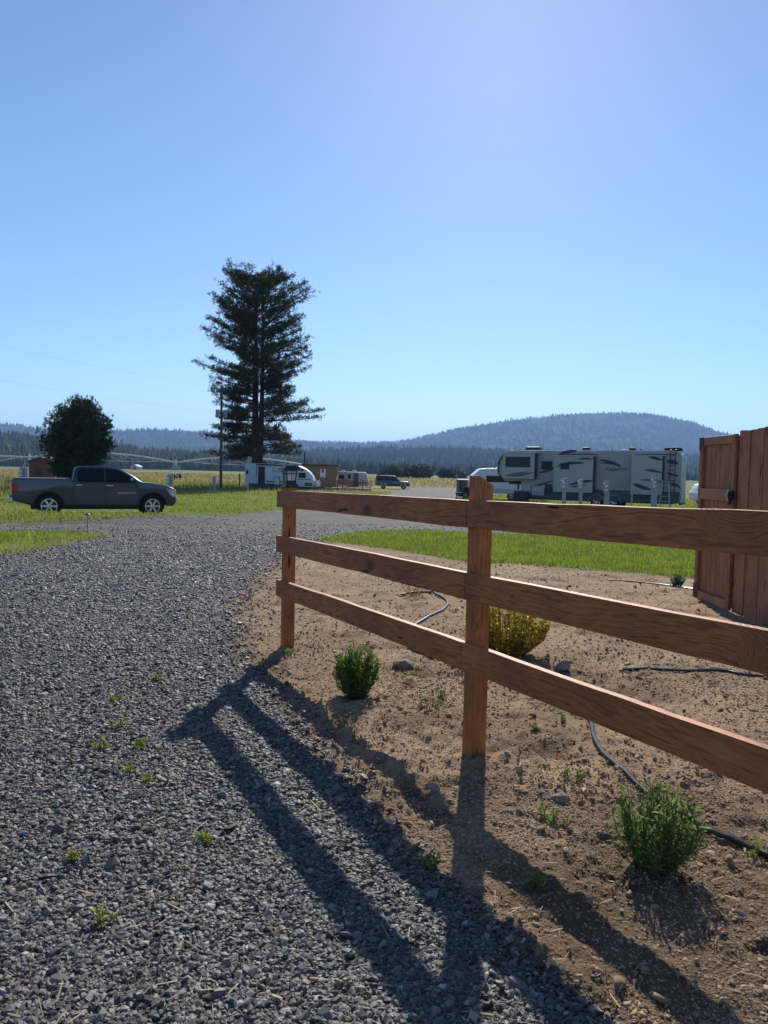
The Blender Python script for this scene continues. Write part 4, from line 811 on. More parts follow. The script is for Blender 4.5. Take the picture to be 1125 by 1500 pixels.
# ---- white travel trailer behind the fifth wheel nose
wt = gx(690, 62); w2 = gx(762, 62); wl_ = w2.x-wt.x
t3 = empty('travel_trailer', (wt.x,62,float(base_z(62))), 0, 'white round-fronted travel trailer half hidden by the fifth wheel nose', 'trailer')
pz = lambda py, px=720: CAMH-(py-hor(px))/F*62-float(base_z(62))
topz3 = pz(686); pr3 = [(.0,.55),(-.05,pz(707)),(.15,pz(697)),(.75,topz3-.08),(1.3,topz3),(6.4,topz3),(6.6,topz3-.2),(6.6,.55)]
MB().prism(pr3, 0, 2.4).build('body', WHT, t3, bevel=.08, seg=3, smooth_=True)
MB().prism([(1.25,pz(706)),(4.2,pz(706)),(4.2,pz(697)),(1.25,pz(697))],-.008,-.03).build('window', TNT, t3, bevel=.005); MB().prism([(.02,.56),(6.55,.56),(6.55,.95),(.02,.95)],-.006,2.406).build('skirt', pmat('pale_grey_skirt',(.5,.51,.52),None,2,.4), t3)
MB().box((2.6,1.2,topz3+.10),(.8,.6,.2),taper=(.5,.8)).build('air_conditioner', WHT, t3, bevel=.03)
for x_ in (3.4,4.3): wheel(t3, x_, .12, .34, .2, .2, ALU, 5, -1)
MB().box((-.55,1.2,.5),(1.3,.14,.12)).tube([(-1.1,1.2,.5),(-1.1,1.2,.0)],.04,6).build('tongue', DRK, t3)
for x_ in (-.45,-.15): MB().lathe([(.13,.56),(.15,.62),(.15,.95),(.08,1.05)],12,(x_,.9,0),'Z').build('gas_bottle', DRK, t3, smooth_=True)
ct = gx(681, 66); o = MB().prism([(-.55,.12),(.62,.12),(.62,1.62),(-.55,1.62)],0,2.2).build('cargo_trailer', DRK, None, bevel=.03, loc=(ct.x,66,float(base_z(66)))); tag(o,'low dark cargo trailer with white roof next to the white travel trailer','trailer')
MB().box((.035,1.1,1.66),(1.3,2.3,.07)).build('roof', WHT, o); 
for x_ in (-.2,): wheel(o, .03, -.02, .30, .16, .17, STL, 5, -1)
# ---- travel trailer by the pine
Yt = 84; tA = gx(358.7, Yt); bz = float(base_z(Yt)); tt = empty('travel_trailer', (tA.x,Yt,bz), 0, 'white travel trailer with teardrop nose and open awning beside the pine', 'trailer')
k8 = lambda x, y: ((340+x/8.036-358.7)/F*Yt, CAMH-((650+y/8.036)-hor(400))/F*Yt-bz)
tp = k8(400,238)[1]; bt = k8(400,500)[1]
nose = [k8(700,238),k8(780,252),k8(850,285),k8(905,325),k8(945,375),k8(960,425),k8(950,470),k8(930,500)]
PWH = pmat('pale_trailer_skin', (.60,.64,.68), (.54,.58,.62), 1.0, .35)
MB().prism([k8(150,500),k8(150,260),k8(165,240)]+nose, 0, 2.4).build('body', PWH, tt, bevel=.05, seg=2, smooth_=True)
MB().box((4.0,1.2,bt-.08),(7.0,2.1,.22)).build('chassis', DRK, tt)
def tpan(nm, x0,y0,x1,y1, mat, th=.03):
    a = k8(x0,y0); c = k8(x1,y1); return MB().box(((a[0]+c[0])/2,-th/2-.003,(a[1]+c[1])/2),(c[0]-a[0],th,a[1]-c[1])).build(nm, mat, tt, bevel=.01)
tpan('door',305,272,385,500,DRK); tpan('window',780,335,865,395,TNT); tpan('window',165,315,190,365,TNT); kp = tpan('kitchen_hatch',490,388,562,488,DRK,.012); a = k8(498,396); c = k8(554,480)
MB().box(((a[0]+c[0])/2,-.022,(a[1]+c[1])/2),(c[0]-a[0],.008,a[1]-c[1])).build('panel', PWH, kp); tpan('storage_hatch',855,450,940,490,RVS,.012); tpan('stripe',390,440,640,452,RVS,.006); tpan('stripe',760,410,930,418,RVS,.006); tpan('skirt',160,470,640,498,RVS,.008)
a = k8(825,305); MB().lathe([(.16,-.004),(.16,-.02)],20,(a[0],0,a[1])).build('emblem', RVS, tt); a = k8(525,325); text_obj('logo','Pioneer',.36,RVD,tt,Matrix.Translation((a[0],-.012,a[1])) @ Matrix.Rotation(math.pi/2,4,'X'),shear=.3)
for q in (485,572): a = k8(q,295); MB().box((a[0],-.04,a[1]),(.14,.08,.16)).build('porch_speaker', DRK, tt, bevel=.02)
aw = MB().box((0,0,0),(.1,.1,.1)); aw = MB(); a = k8(285,248); c = k8(715,252); aw.tube([(a[0],-.16,a[1]),(c[0],-.16,c[1])],.07,8)
for q in (a,c): aw.tube([(q[0],-.10,q[1]),(q[0],-.10,q[1]-1.5)],.03,6)
aw.build('awning', DRK, tt); MB().box((3.2,1.2,tp+.01),(6.0,2.3,.03)).build('roof', WHT, tt); MB().box((1.9,1.2,tp+.18),(.95,.7,.28),taper=(.85,.8)).box((3.4,1.2,tp+.1),(.5,.5,.14)).build('air_conditioner', DRK, tt, bevel=.04)
for x_ in (3.6,4.5): wheel(tt, x_, .1, .35, .2, .2, STL, 5, -1)
MB().box((8.4,1.2,.45),(1.2,.12,.1)).tube([(8.9,1.2,.45),(8.9,1.2,0)],.04,6).build('tongue', DRK, tt)
for x_,y_ in ((8.05,.75),(8.35,1.05)): MB().lathe([(.14,.5),(.16,.58),(.16,1.05),(.1,1.15),(.05,1.2),(.05,1.3)],12,(x_,y_,0),'Z').build('gas_bottle', WHT, tt, smooth_=True)
MB().box((1.75,-.42,.22),(.75,.5,.06)).box((1.75,-.30,.42),(.75,.3,.06)).build('entry_step', DRK, tt)
BIN = pmat('blue_bin_plastic',(.02,.05,.12),None,5,.5)
for i,(x_,mt,lb) in enumerate(((3.0,DRK,'black lidded tub beside the travel trailer door step'),(3.75,BIN,'blue lidded tub standing in front of the travel trailer'),(.95,DRK,'dark crate at the tail of the travel trailer'))):
    o = MB().box((0,0,.30),(.62,.5,.6),taper=(1.1,1.1)).box((0,0,.63),(.74,.6,.06)).build('storage_tub', mt, None, bevel=.02, loc=(tA.x+x_,Yt-.75,bz)); tag(o, lb, 'tub')
# ---- blue full-size wagon
BLU = pmat('deep_blue_paint', (.018,.045,.085), (.022,.05,.09), 2, .25, metal=.3, coat=.6)
Yv = 107; vA = gx(549.5, Yv); vb = float(base_z(Yv)); vn = empty('wagon', (vA.x,Yv,vb), 0, 'dark blue full-size wagon parked beyond the deck', 'car')
vl = [(.0,.55),(.02,1.05),(.10,1.12),(3.55,1.12),(4.6,1.08),(4.95,1.0),(5.02,.55),(4.85,.42)]+arch(4.1,.40,.44,0,180,10)+[(3.5,.40),(1.75,.40)]+arch(1.2,.40,.44,0,180,10)
MB().prism(vl,-.98,.98).build('body',BLU,vn,bevel=.04,seg=2,smooth_=True); MB().prism([(.04,1.1),(.12,1.82),(.3,1.9),(2.6,1.9),(2.95,1.84),(3.62,1.1)],-.9,.9,'Y',lambda u,w_,q:q*(1-(w_-1.1)*.14)).build('cabin',BLU,vn,bevel=.05,seg=2,smooth_=True)
yv = lambda z: -.9*(1-(z-1.1)*.14)
for nm, pl_ in (('window',[(.2,1.2),(1.25,1.2),(1.25,1.74),(.26,1.74)]),('window',[(1.35,1.2),(2.2,1.2),(2.2,1.74),(1.35,1.74)]),('window',[(2.3,1.2),(3.3,1.2),(2.86,1.74),(2.3,1.74)])):
    for s in (1,-1): MB().prism(pl_,0,1,'Y',lambda u,w_,q: s*(yv(w_)-.003-q*.006)).build(nm,TNT,vn)
MB().prism([(2.98,1.80),(3.64,1.13),(3.60,1.12),(2.94,1.79)],-.72,.72).build('windshield',CLR,vn); MB().prism([(.0,.78),(4.9,.78),(4.9,.90),(.0,.90)],-.99,.99).build('side_stripe',pmat('silver_stripe',(.16,.19,.23),None,4,.4),vn)
MB().box((5.02,0,.58),(.14,1.9,.2)).build('front_bumper',CHR,vn,bevel=.02); MB().box((-.02,0,.60),(.14,1.9,.2)).build('rear_bumper',CHR,vn,bevel=.02); MB().box((1.6,0,1.93),(1.9,1.3,.05)).build('roof_rack',STL,vn)
for s in (-1,1):
    for ax in (1.2,4.1): wheel(vn,ax,s*.85,.37,.24,.22,STL,6,s)
    MB().box((.02,s*.85,1.0),(.06,.16,.3)).build('taillight',RED,vn); MB().box((4.97,s*.75,.92),(.08,.3,.16)).build('headlight',CLR,vn)
# ---- white pickup showing past the fifth wheel's tail
sp = gx(1016, 57); sb = float(base_z(57)); sv = empty('parked_car', (sp.x,57,sb), 0, 'white car just showing past the tail of the fifth wheel', 'car')
MB().prism([(.0,.5),(.02,1.05),(.1,1.1),(3.6,1.08),(4.5,1.0),(4.75,.85),(4.75,.45)]+arch(3.9,.36,.42,0,180,10)+arch(.95,.36,.42,0,180,10),-.92,.92).build('body',WHT,sv,bevel=.05,seg=2,smooth_=True)
MB().prism([(.05,1.08),(.3,1.62),(.6,1.70),(2.3,1.70),(2.6,1.62),(3.4,1.08)],-.8,.8).build('cabin',WHT,sv,bevel=.05,seg=2,smooth_=True)
MB().prism([(.25,1.14),(.45,1.56),(1.6,1.58),(1.6,1.14)],-.815,.815).prism([(1.7,1.14),(1.7,1.58),(2.3,1.58),(3.15,1.14)],-.815,.815).build('window',TNT,sv)
for s in (-1,1):
    for ax in (.95,3.9): wheel(sv,ax,s*.8,.35,.22,.22,STL,6,s)
# ================================================================== BUILDINGS, DECK, POLES, PIVOT
TAN = pmat('tan_siding', (.27,.19,.10), (.23,.16,.085), 2, .8); BRN = pmat('brown_trim', (.06,.04,.028), (.09,.06,.04), 5, .7)
DEC = pmat('redwood_deck', (.16,.065,.040), (.22,.095,.055), 4, .75)
Yb = 93; bA = gx(424, Yb); bB = gx(493, Yb); bzb = float(base_z(Yb)); wdt = bB.x-bA.x
bd = empty('cabin', (bA.x,Yb,bzb), 0, 'tan flat-roofed cabin behind the teardrop nosed travel trailer', 'building')
ht = CAMH-(682-hor(460))/F*Yb-bzb
MB().box((wdt/2,2.0,ht/2),(wdt,4.0,ht)).build('wall', TAN, bd, bevel=.02)
for k in range(1,18): MB().box((wdt*k/18,-.012,ht/2),(.035,.02,ht-.1)).build('batten', TAN, bd)
MB().box((wdt/2,2.0,ht+.09),(wdt+.5,4.6,.17)).build('roof', BRN, bd, bevel=.02)
q = lambda px, py: ((px-424)/F*Yb, CAMH-(py-hor(460))/F*Yb-bzb)
a, c = q(468.7,686.7), q(476.7,699); sg = MB().box(((a[0]+c[0])/2,-.04,(a[1]+c[1])/2),(c[0]-a[0],.04,a[1]-c[1])).build('notice_board', WHT, bd, bevel=.01)
MB().box(((a[0]+c[0])/2,-.065,a[1]-.32),(.22,.008,.34)).lathe([(.12,-.061),(.12,-.069)],12,((a[0]+c[0])/2,0,a[1]-.12)).box(((a[0]+c[0])/2,-.065,c[1]+.14),(.14,.008,.12)).build('notice_mark', BRN, sg)
MB().tube([(wdt*.30,1,ht+.1),(wdt*.30,1,ht+1.7)],.09,8).build('stove_pipe', DRK, bd)
# deck with railing
Yd = 88; dA = gx(470, Yd); dB = gx(543.5, Yd); dz = float(base_z(Yd)); dw = dB.x-dA.x; fz = .35; tz_ = CAMH-(704-hor(505))/F*Yd-dz
dk = empty('deck', (dA.x,Yd,dz), 0, 'red brown wooden deck with baluster railing beside the cabin', 'deck')
for k in range(12): MB().box((dw/2,.12+k*.24,fz),(dw,.225,.045)).build('plank', DEC, dk)
MB().box((dw/2,.0,fz-.15),(dw,.05,.22)).build('skirt_board', pmat('pale_board',(.42,.36,.28),None,4,.8), dk)
for k in range(7): MB().box((dw*k/6,-.05,tz_/2),(.10,.10,tz_)).build('railing_post', DEC, dk)
MB().box((dw/2,-.05,tz_+.025),(dw+.1,.14,.05)).build('top_rail', DEC, dk); MB().box((dw/2,-.05,fz+.13),(dw,.05,.07)).build('bottom_rail', DEC, dk)
for k in range(46):
    if k % 8: MB().box((dw*k/46,-.05,(tz_+fz)/2),(.05,.04,tz_-fz-.1)).build('baluster', DEC, dk)
ORG = pmat('orange_red_plastic', (.55,.10,.03), (.45,.08,.025), 4, .5)
ch = empty('deck_chair', (dA.x+2.85,Yd+.9,dz+fz+.02), .2, 'orange red slatted chair on the wooden deck', 'chair')
MB().box((0,.05,.38),(.6,.55,.05)).build('seat', ORG, ch)
for k in range(5): MB().box((-.24+.12*k,.36,.72),(.10,.03,.75)).build('back_slat', ORG, ch)
for sx_ in (-1,1):
    MB().box((sx_*.32,.02,.60),(.10,.65,.03)).build('armrest', ORG, ch)
    for yy in (-.22,.28): MB().box((sx_*.29,yy,.30),(.06,.06,.60)).build('leg', ORG, ch)
# old camper beyond the deck
Yc = 97; cA = gx(487, Yc); cz = float(base_z(Yc)); k9 = lambda x, y: ((460+x/7.5-487)/F*Yc, CAMH-((660+y/7.5)-hor(515))/F*Yc-cz)
CRM = pmat('cream_aluminium', (.56,.53,.47), (.48,.45,.40), 1.5, .45); oc = empty('old_camper', (cA.x,Yc,cz), 0, 'cream older camper with brown door behind the deck railing', 'camper')
tpc = k9(300,230)[1]; MB().prism([(.0,.5),k9(205,250),k9(225,232),k9(560,236),k9(578,262),k9(592,345),(k9(590,0)[0],.5)],0,2.3).build('body',CRM,oc,bevel=.06,seg=2,smooth_=True)
def cpan(nm,x0,y0,x1,y1,mat): a = k9(x0,y0); c = k9(x1,y1); return MB().box(((a[0]+c[0])/2,-.02,(a[1]+c[1])/2),(c[0]-a[0],.03,a[1]-c[1])).build(nm,mat,oc,bevel=.008)
cpan('window',235,272,330,312,TNT); cpan('window',368,262,402,308,TNT); cpan('door',428,248,488,400,pmat('brown_door',(.20,.11,.06),None,4,.6)); cpan('stripe',215,345,585,360,pmat('brown_stripe',(.30,.20,.12),None,4,.6))
for q_ in (310,435): a = k9(q_,225); MB().box((a[0],1.1,tpc+.1),(.6,.6,.2),taper=(.7,.7)).build('roof_vent',WHT,oc,bevel=.02)
wheel(oc,2.4,.1,.33,.2,.2,STL,5,-1)
# utility poles and wires
POL = wood('weathered_pole', (.13,.10,.075), (.09,.07,.05), (.03,.02,.015), axis='Z', knots=False)
INS = pmat('grey_porcelain', (.30,.31,.32), None, 6, .3)
def pole(loc, label, hgt=11.2, arms=True):
    p = empty('utility_pole', loc, .25, label, 'pole', 'utility poles'); MB().lathe([(.17,-.3),(.155,2),(.12,hgt)],12,ax='Z').build('shaft', POL, p, smooth_=True)
    if arms:
        MB().box((0,-.16,hgt-.35),(2.4,.10,.12)).build('crossarm', POL, p)
        for x_ in (-1.1,-.55,.55,1.1): MB().lathe([(.05,hgt-.29),(.07,hgt-.2),(.03,hgt-.1)],8,(x_,-.16,0),'Z').build('insulator', INS, p)
        for x_ in (-.42,.38): MB().lathe([(.20,hgt-3.4),(.22,hgt-3.3),(.22,hgt-2.65),(.17,hgt-2.55)],14,(x_,-.12,0),'Z').build('transformer', INS, p, smooth_=True)
    return p
p1 = gx(323.5, 80); pole(p1, 'tall wooden utility pole with crossarm and transformers beside the pine'); p1t = p1.z+11.2
p1t_px = (p1.x)
p2 = gx(-330, 42); pole(p2, 'wooden utility pole out past the pickup', 11.6)
p3 = gx(143.5, 70); sp_ = empty('service_pole', p3, 0, 'short dark service pole against the juniper', 'pole'); MB().lathe([(.13,-.2),(.11,4.2)],10,ax='Z').build('shaft', POL, sp_); MB().box((0,-.16,2.0),(.35,.16,.5)).build('meter_box', INS, sp_, bevel=.02)
def wire(a, b, sag, label):
    pts = []
    for k in range(17): u = k/16; p = a.lerp(b,u); p.z -= sag*4*u*(1-u); pts.append(p)
    o = MB().tube(pts, .0035, 5).build('overhead_wire', DRK); tag(o, label, 'wire')
wire(Vector((p1.x-1.0,p1.y-.2,p1t-.12)), Vector((p2.x-1.0,p2.y-.2,p2.z+11.5)), .35, 'upper power wire running left from the crossarm'); wire(Vector((p1.x-.2,p1.y-.2,p1t-2.9)), Vector((p2.x,p2.y-.2,p2.z+8.8)), .35, 'lower cable running left from below the transformers')
# hook-up pedestals
PED = pmat('grey_pedestal', (.36,.37,.38), (.28,.29,.30), 5, .5)
def pedestal(loc, hgt, wd, label, group=None, faucet=False):
    p = empty('utility_pedestal', loc, 0, label, 'pedestal', group)
    if faucet:
        MB().tube([(0,0,-.1),(0,0,hgt)],.035,8).build('riser', PED, p); MB().tube([(0,0,hgt),(.0,-.05,hgt+.10),(.18,-.1,hgt+.02)],.03,6).box((0,-.03,hgt+.16),(.16,.04,.04)).build('faucet', STL, p)
    else:
        MB().box((0,0,hgt/2-.05),(wd,.12,hgt+.1)).build('post', PED, p, bevel=.01); bx = MB().box((-.10,-.10,hgt-.30),(.20,.18,.42)).build('outlet_box', PED, p, bevel=.015); MB().box((-.10,-.195,hgt-.22),(.13,.012,.12)).box((-.10,-.195,hgt-.42),(.13,.012,.10)).build('outlet_cover', WHT, bx)
    return p
gq = 'grey hook-up pedestals along the fifth wheel'
for px, Y, hgt, wd, fa, lb in ((826.5,39,1.75,.18,False,'slim grey hook-up pedestal before the fifth wheel service panels'),(851,38,1.72,.17,False,'slim grey hook-up pedestal just ahead of the fifth wheel axles'),(889,37,1.62,.24,False,'wide grey hook-up pedestal between the two fifth wheel tyres'),(926,36.5,1.2,.1,True,'short faucet riser standing before the rear half of the fifth wheel'),(958.5,35.5,1.85,.27,False,'tallest wide grey hook-up pedestal next to the stepladder')):
    l = gx(px,Y); pedestal(l,hgt,wd,lb,None if fa else gq,fa)
pedestal(gx(314,70),1.5,.22,'grey hook-up pedestal beside the tall utility pole'); pedestal(gx(308.5,66),.8,.06,'thin faucet riser left of the utility pole',None,True)
pedestal(gx(35,40),1.75,.42,'stout grey pedestal behind the pickup tailgate'); pedestal(gx(250,42),1.55,.30,'grey pedestal standing behind the pickup hood')
pedestal(gx(363,72),1.2,.12,'grey pedestal at the tail of the white travel trailer')
fpz = gx(351,82); o = MB().box((0,0,.85),(.12,.12,1.9)).build('marker_post', POL, None, loc=fpz); tag(o,'dark wooden post beside the tail of the white travel trailer','post')
# centre pivot irrigation line
GAL = pmat('galvanised_glint_white', (.78,.79,.80), (.70,.71,.72), .5, .35, metal=.1)  # whitish base colour carries the sun glint painted onto the pipework
Yp = 150; zp = float(base_z(Yp)); pv_ = empty('irrigation_pivot', (0,Yp,zp), 0, 'long galvanised wheeled irrigation line arching across the meadow', 'irrigation')
def pw(px, py, dy=0): d = ray(px,py); k = (Yp+dy)/d.y; return Vector((d.x*k, dy, CAMH+d.z*k-zp))
nodes = [(-160,672),(43,669.5),(257.5,677.5),(470,687)]; peaks = [651,658,664,676]
for i in range(3):
    a, b = pw(*nodes[i]), pw(*nodes[i+1]); pts = []; low = []
    mid = .5*(nodes[i][1]+nodes[i+1][1]); rise = (mid-(663.5 if i == 1 else 664 if i == 0 else 670.5))/F*Yp*(1 if i else .55)
    for k in range(25): u = k/24; p = a.lerp(b,u); p.z += rise*4*u*(1-u); pts.append(p)
    MB().tube(pts, .13, 8).build('span_pipe', GAL, pv_, smooth_=True)
    tr = MB()
    for s in (-.8,.8):
        lw = []
        for k in range(25):
            u = k/24; p = a.lerp(b,u); p.z += (rise-1.5*min(1,math.sin(math.pi*u)*1.6))*4*u*(1-u)-.05; p.y += s*min(1,math.sin(math.pi*u)*1.5); lw.append(p)
        tr.tube(lw, .045, 5)
        for k in range(3,24,3): tr.tube([pts[k],lw[k]], .028, 4); tr.tube([pts[k],lw[min(k+3,24)]], .018, 4)
    tr.build('truss_rods', GAL, pv_)
    dr = MB()
    for k in range(2,24,2): dr.tube([pts[k], pts[k]-Vector((0,0,1.5))], .012, 4)
    dr.build('drop_hoses', DRK, pv_)
for nd in nodes[1:3]:
    n_ = pw(*nd); tw = MB()
    for s in (-1,1):
        for e in (-1,1): tw.tube([n_+Vector((0,s*.15,0)), Vector((n_.x+e*1.1, n_.y+s*2.0, .75))], .05, 6)
        tw.tube([Vector((n_.x-1.1,n_.y+s*2,.75)),Vector((n_.x+1.1,n_.y+s*2,.75))],.05,6)
    tw.tube([Vector((n_.x,-2.1,.75)),Vector((n_.x,2.1,.75))],.06,6); tw.box((n_.x,n_.y,n_.z+.35),(.3,.3,.5)).build('tower', GAL, pv_)
    for s in (-1,1): MB().lathe([(.35,-.16),(.62,-.18),(.62,.18),(.35,.16)],16,(n_.x,s*2.1,.62),'Y').build('drive_wheel', RUB, pv_)
# brown shed by the juniper
Ysd = 105; sA = gx(42.5, Ysd); sB = gx(79, Ysd); zs = float(base_z(Ysd)); sw = sB.x-sA.x; hs = CAMH-(677-hor(60))/F*Ysd-zs
shd = empty('shed', (sA.x,Ysd,zs), 0, 'small red brown shed with dark roof beside the juniper', 'shed'); SHW = pmat('red_brown_board',(.24,.09,.045),(.17,.065,.035),3,.8)
MB().prism([(0,0),(sw,0),(sw,hs),(sw/2,hs+.55),(0,hs)],0,4).build('wall', SHW, shd)
for k in range(1,12): MB().box((sw*k/12,-.01,hs/2),(.03,.02,hs)).build('batten', BRN, shd)
for s in (0,1): MB().prism([(-.3 if s == 0 else sw/2,hs-.06 if s == 0 else hs+.60),(sw/2 if s == 0 else sw+.3,hs+.60 if s == 0 else hs-.06),(sw/2 if s == 0 else sw+.3,hs+.72 if s == 0 else hs+.06),(-.3 if s == 0 else sw/2,hs+.06 if s == 0 else hs+.72)],-.3,4.3).build('roof', DRK, shd)
MB().box((sw*.35,-.03,.95),(.9,.05,1.9)).build('door', BRN, shd)
# far barns with bright roofs
for px, Y, ww, lb in ((587,620,9,'far small barn with white roof beyond the blue wagon'),(606,650,15,'far long barn with bright roof beyond the blue wagon'),(197,700,8,'far low shed with bright roof beyond the meadow')):
    l = gx(px,Y); l.z = float(base_z(Y)); bb = empty('barn', l, 0, lb, 'barn'); MB().prism([(-ww/2,0),(ww/2,0),(ww/2,3.0),(0,4.6),(-ww/2,3.0)],0,10).build('wall', CRM, bb)
    for s in (-1,1): MB().prism([(0,4.68),(s*(ww/2+.5),2.85),(s*(ww/2+.5),3.05),(0,4.9)],-.4,10.4).build('roof', WHT, bb)
    MB().box((0,-.05,1.2),(2.4,.1,2.4)).build('door', BRN, bb)
# ================================================================== TREES
BARK = pmat('pine_bark', (.075,.042,.028), (.035,.022,.017), 3, .95, bump=.8, dist=.05); NDL = attr_mat('pine_needles', .6, trans=.15, spec=.25)
def tufts(P_, D_, n_per, ln, wd, c0, c1, name, root, spread=.9, mat=None):
    P_ = np.array(P_); D_ = np.array(D_); n = len(P_)*n_per; p = np.repeat(P_,n_per,0)+RNG.normal(0,ln*.16,(n,3)); d = np.repeat(D_,n_per,0)+RNG.normal(0,spread,(n,3)); d /= np.linalg.norm(d,axis=1)[:,None]
    s = np.cross(d, RNG.normal(0,1,(n,3))); s /= np.linalg.norm(s,axis=1)[:,None]; L_ = (ln*RNG.uniform(.6,1.2,n))[:,None]
    V = np.stack([p-s*wd*.3, p+s*wd*.3, p+d*L_*.6+s*wd*.5, p+d*L_],1)
    f = np.array([[0,1,2],[0,2,3]])[None]+(np.arange(n)*4)[:,None,None]; tc_ = np.repeat(gcol(len(P_),c0,c1,.25),n_per,0)*RNG.uniform(.8,1.2,(n,1))
    return np_mesh(name, V.reshape(-1,3), f.reshape(-1,3), mat or NDL, root, col=np.repeat(tc_,4,0))
def pine():
    Y = 95; b = gx(375.5, Y); b.z = float(base_z(Y)); root = empty('pine_tree', b, 0, 'towering twin-stemmed ponderosa pine rising behind the white travel trailer', 'tree'); S = .01877
    zh = lambda yz: (1612-yz)*S
    prof = [(45,-70,0),(100,-150,105),(180,-230,195),(230,-225,200),(320,-255,295),(430,-305,305),(480,-310,275),(590,-370,295),(650,-280,345),(720,-330,355),(840,-415,315),(900,-305,260),(960,-310,325),(1030,-305,395),(1110,-275,455),(1180,-330,405),(1240,-365,270),(1290,-345,305),(1340,-330,330),(1400,-300,345)]
    hs = np.array([zh(p[0]) for p in prof])[::-1]; lf = np.array([-p[1]*S for p in prof])[::-1]; rt = np.array([p[2]*S for p in prof])[::-1]
    st1 = [(-.05,0,-.4),(0,0,3),(-.22,.1,8),(-.30,.2,14),(-.30,.2,20),(-.35,.2,25),(-.6,.2,28.6)]; st2 = [(.25,0,-.4),(.28,0,3),(.5,-.1,6.5),(.62,-.2,12),(.68,-.2,18),(.55,-.1,23),(.5,0,27.0)]
    MB().tube(st1,[.80,.62,.46,.36,.25,.14,.03],12).tube(st2,[.60,.52,.38,.29,.2,.1,.03],12).build('trunk', BARK, root, smooth_=True)
    limb = MB(); TP = []; TD = []; r = random.Random(21)
    def stem_at(st, z):
        for i in range(len(st)-1):
            if st[i][2] <= z <= st[i+1][2]: u = (z-st[i][2])/(st[i+1][2]-st[i][2]); return Vector(st[i]).lerp(Vector(st[i+1]),u)
        return Vector(st[-1])
    h = 4.6
    while h < 29.0:
        for q in range(r.randint(4,6)):
            az = r.uniform(0,6.283); z0 = h+r.uniform(-.4,.4); c_ = math.cos(az)
            z0 = min(z0, 28.2); R = float(np.interp(z0, hs, rt)) if c_ > 0 else float(np.interp(z0, hs, lf)); R2 = .5*(float(np.interp(z0,hs,rt))+float(np.interp(z0,hs,lf)))
            ln = (abs(c_)*R+(1-abs(c_))*R2*.95)*r.uniform(.66,1.06)*(1.0+.16*min(1,max(0,(z0-14)/8)))
            st = st2 if (c_ > 0.1 and z0 < 26) else st1; p0 = stem_at(st, min(z0,28.4)); dv = Vector((math.cos(az),math.sin(az),0))
            ln = max(.8, ln - dv.dot(Vector((p0.x-.3,0,0)))); up = -.22+.030*z0
            pts = []
            for k in range(8):
                u = k/7; pts.append(p0+dv*ln*u+Vector((0,0,ln*(up*u-.10*u*u+.14*u**3)))+Vector((r.gauss(0,.05),r.gauss(0,.05),r.gauss(0,.04)))*ln*.3*u)
            limb.tube(pts,[.085*(1-.09*k)*min(1,ln/4) for k in range(8)],5,cap=False)
            nsub = int(5+ln*2.1)
            for sidx in range(nsub):
                u = .30+.70*(sidx+r.random())/nsub if h < 13 else .12+.88*(sidx+r.random())/nsub
                i = min(6,int(u*7)); pp = pts[i].lerp(pts[i+1],u*7-i); sd_ = r.choice((-1,1)); sdv = (dv*.55+Vector((-dv.y,dv.x,0))*sd_*r.uniform(.4,1)+Vector((0,0,r.uniform(-.05,.55)))).normalized(); sl2 = r.uniform(.35,1.15)*(1.15-.45*u)
                e = pp+sdv*sl2; limb.tube([pp,pp.lerp(e,.5)+Vector((0,0,-.03)),e],[.022,.016,.009],3,cap=False)
                for w_ in range(r.randint(4,6)): t_ = r.uniform(.62,1.06); TP.append(tuple(pp.lerp(e,t_)+Vector((r.gauss(0,.19),r.gauss(0,.19),r.gauss(0,.15))))); TD.append(tuple((sdv+Vector((0,0,.5))).normalized()))
        h += r.uniform(.34,.60)
    limb.build('limbs', BARK, root)
    tufts(TP, TD, 6, .44, .085, (.026,.038,.013), (.068,.074,.026), 'crown', root, 1.1)
pine(); bpy.data.objects['pine_tree'].scale = (1,1,.93)
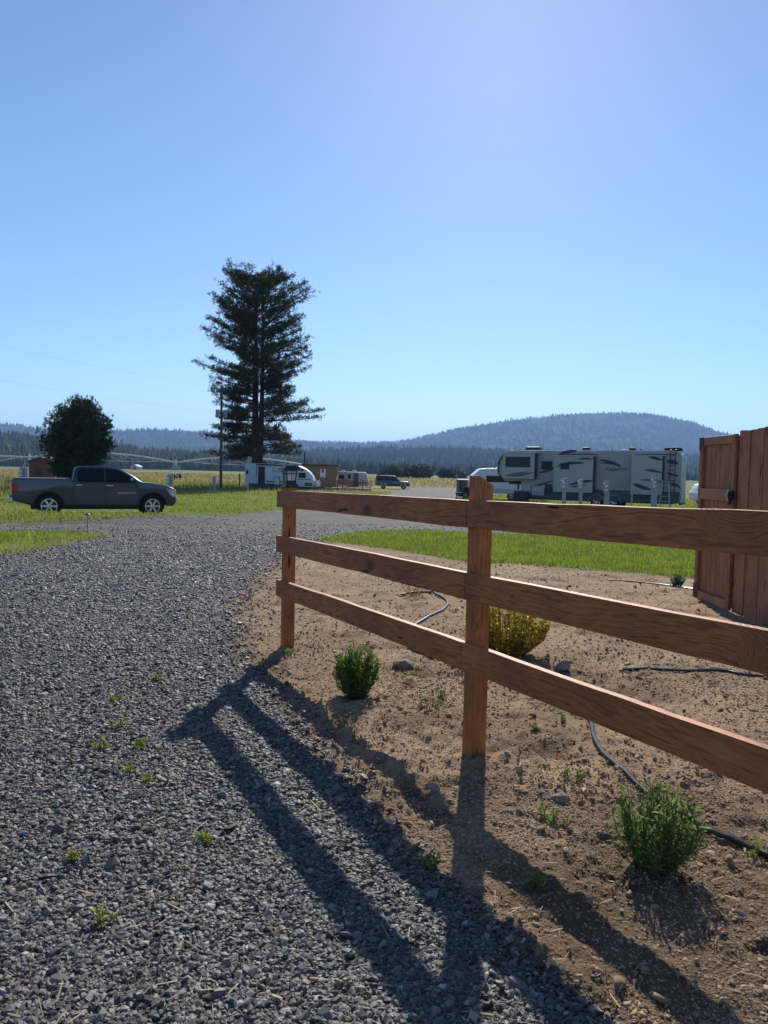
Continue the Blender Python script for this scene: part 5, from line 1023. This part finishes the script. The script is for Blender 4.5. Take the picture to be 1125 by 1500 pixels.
def juniper():
    Y = 62; b = gx(113, Y); b.z = float(base_z(Y)); root = empty('juniper_tree', b, 0, 'dense dark juniper tree standing behind the pickup', 'tree'); r = random.Random(4); S = Y/F
    MB().tube([(0,0,-.3),(.05,0,1),(-.05,.1,2.5),(.1,0,4.5)],[.28,.24,.17,.06],8).build('trunk', BARK, root, smooth_=True)
    lb = MB(); TP = []; TD = []
    prof = [(0.4,-1.5,1.1),(1.8,-2.0,1.6),(2.4,-2.3,1.9),(3.1,-2.6,2.3),(4.05,-2.74,2.77),(5.1,-2.4,2.65),(5.7,-2.1,2.4),(6.5,-1.85,1.9),(7.1,-.8,1.4),(7.5,-.1,.9)]
    hs = [p[0] for p in prof]; lf = [p[1] for p in prof]; rt = [p[2] for p in prof]
    for k in range(380):
        z = 7.5*r.random()**.62; az = r.uniform(0,6.283); l_, r_ = np.interp(z,hs,lf), np.interp(z,hs,rt); cx = (l_+r_)/2; R = (r_-l_)/2*r.choice((r.uniform(.5,.95),r.uniform(.8,1.04),r.uniform(.95,1.16)))
        e = Vector((cx+math.cos(az)*R, math.sin(az)*R, z+r.uniform(-.1,.35))); p0 = Vector((cx*.4,0,max(.3,z*.72-.3))); lb.tube([p0,p0.lerp(e,.5)+Vector((0,0,.06)),e],[.04,.028,.012],4,cap=False)
        dv = (e-p0).normalized()
        for q in range(20): t_ = r.uniform(.45,1.05); TP.append(tuple(p0.lerp(e,t_)+Vector((r.gauss(0,.17),r.gauss(0,.17),r.gauss(0,.20))))); TD.append(tuple((dv*.5+Vector((0,0,.9))).normalized()))
    lb.build('limbs', BARK, root); tufts(TP, TD, 7, .26, .07, (.028,.044,.018), (.072,.082,.034), 'crown', root, .55)
juniper()
def bush(px, Y, W_, hh, label, cols=((.03,.05,.02),(.07,.09,.035))):
    b = gx(px,Y); b.z = float(base_z(Y)); root = empty('bush', b, 0, label, 'bush'); r = random.Random(px); TP = []; TD = []; lb = MB()
    for k in range(60):
        a = r.uniform(0,6.28); q = math.sqrt(r.random()); e = Vector((math.cos(a)*q*W_/2, math.sin(a)*q*W_/2, hh*(1-.6*q*q)*r.uniform(.5,1.05))); lb.tube([(0,0,0),e*.5,e],[W_*.012,W_*.008,W_*.004],3,cap=False)
        for j in range(9): TP.append(tuple(e*r.uniform(.5,1.05)+Vector((r.gauss(0,1),r.gauss(0,1),r.gauss(0,.7)))*W_*.06)); TD.append(tuple((e.normalized()+Vector((0,0,.3))).normalized()))
    lb.build('stems', BARK, root); tufts(TP,TD,6,W_*.10,W_*.045,cols[0],cols[1],'foliage',root,.8)
bush(573,330,12,4.6,'dark rounded bush far beyond the blue wagon'); bush(588,360,9,4.0,'smaller dark bush between the far barns'); bush(611,340,15,6.0,'broad dark bush in front of the long far barn'); bush(655,380,11,4.5,'dark bush far out on the pasture near the white trailer'); bush(672,400,9,3.6,'low dark bush far out beside the cargo trailer')
bush(-25,75,2.5,1.4,'tan sagebrush at the meadow edge',((.12,.11,.05),(.2,.17,.08))); bush(20,70,2.0,.9,'brown dry weed clump behind the pickup bed',((.16,.12,.07),(.22,.16,.09)))
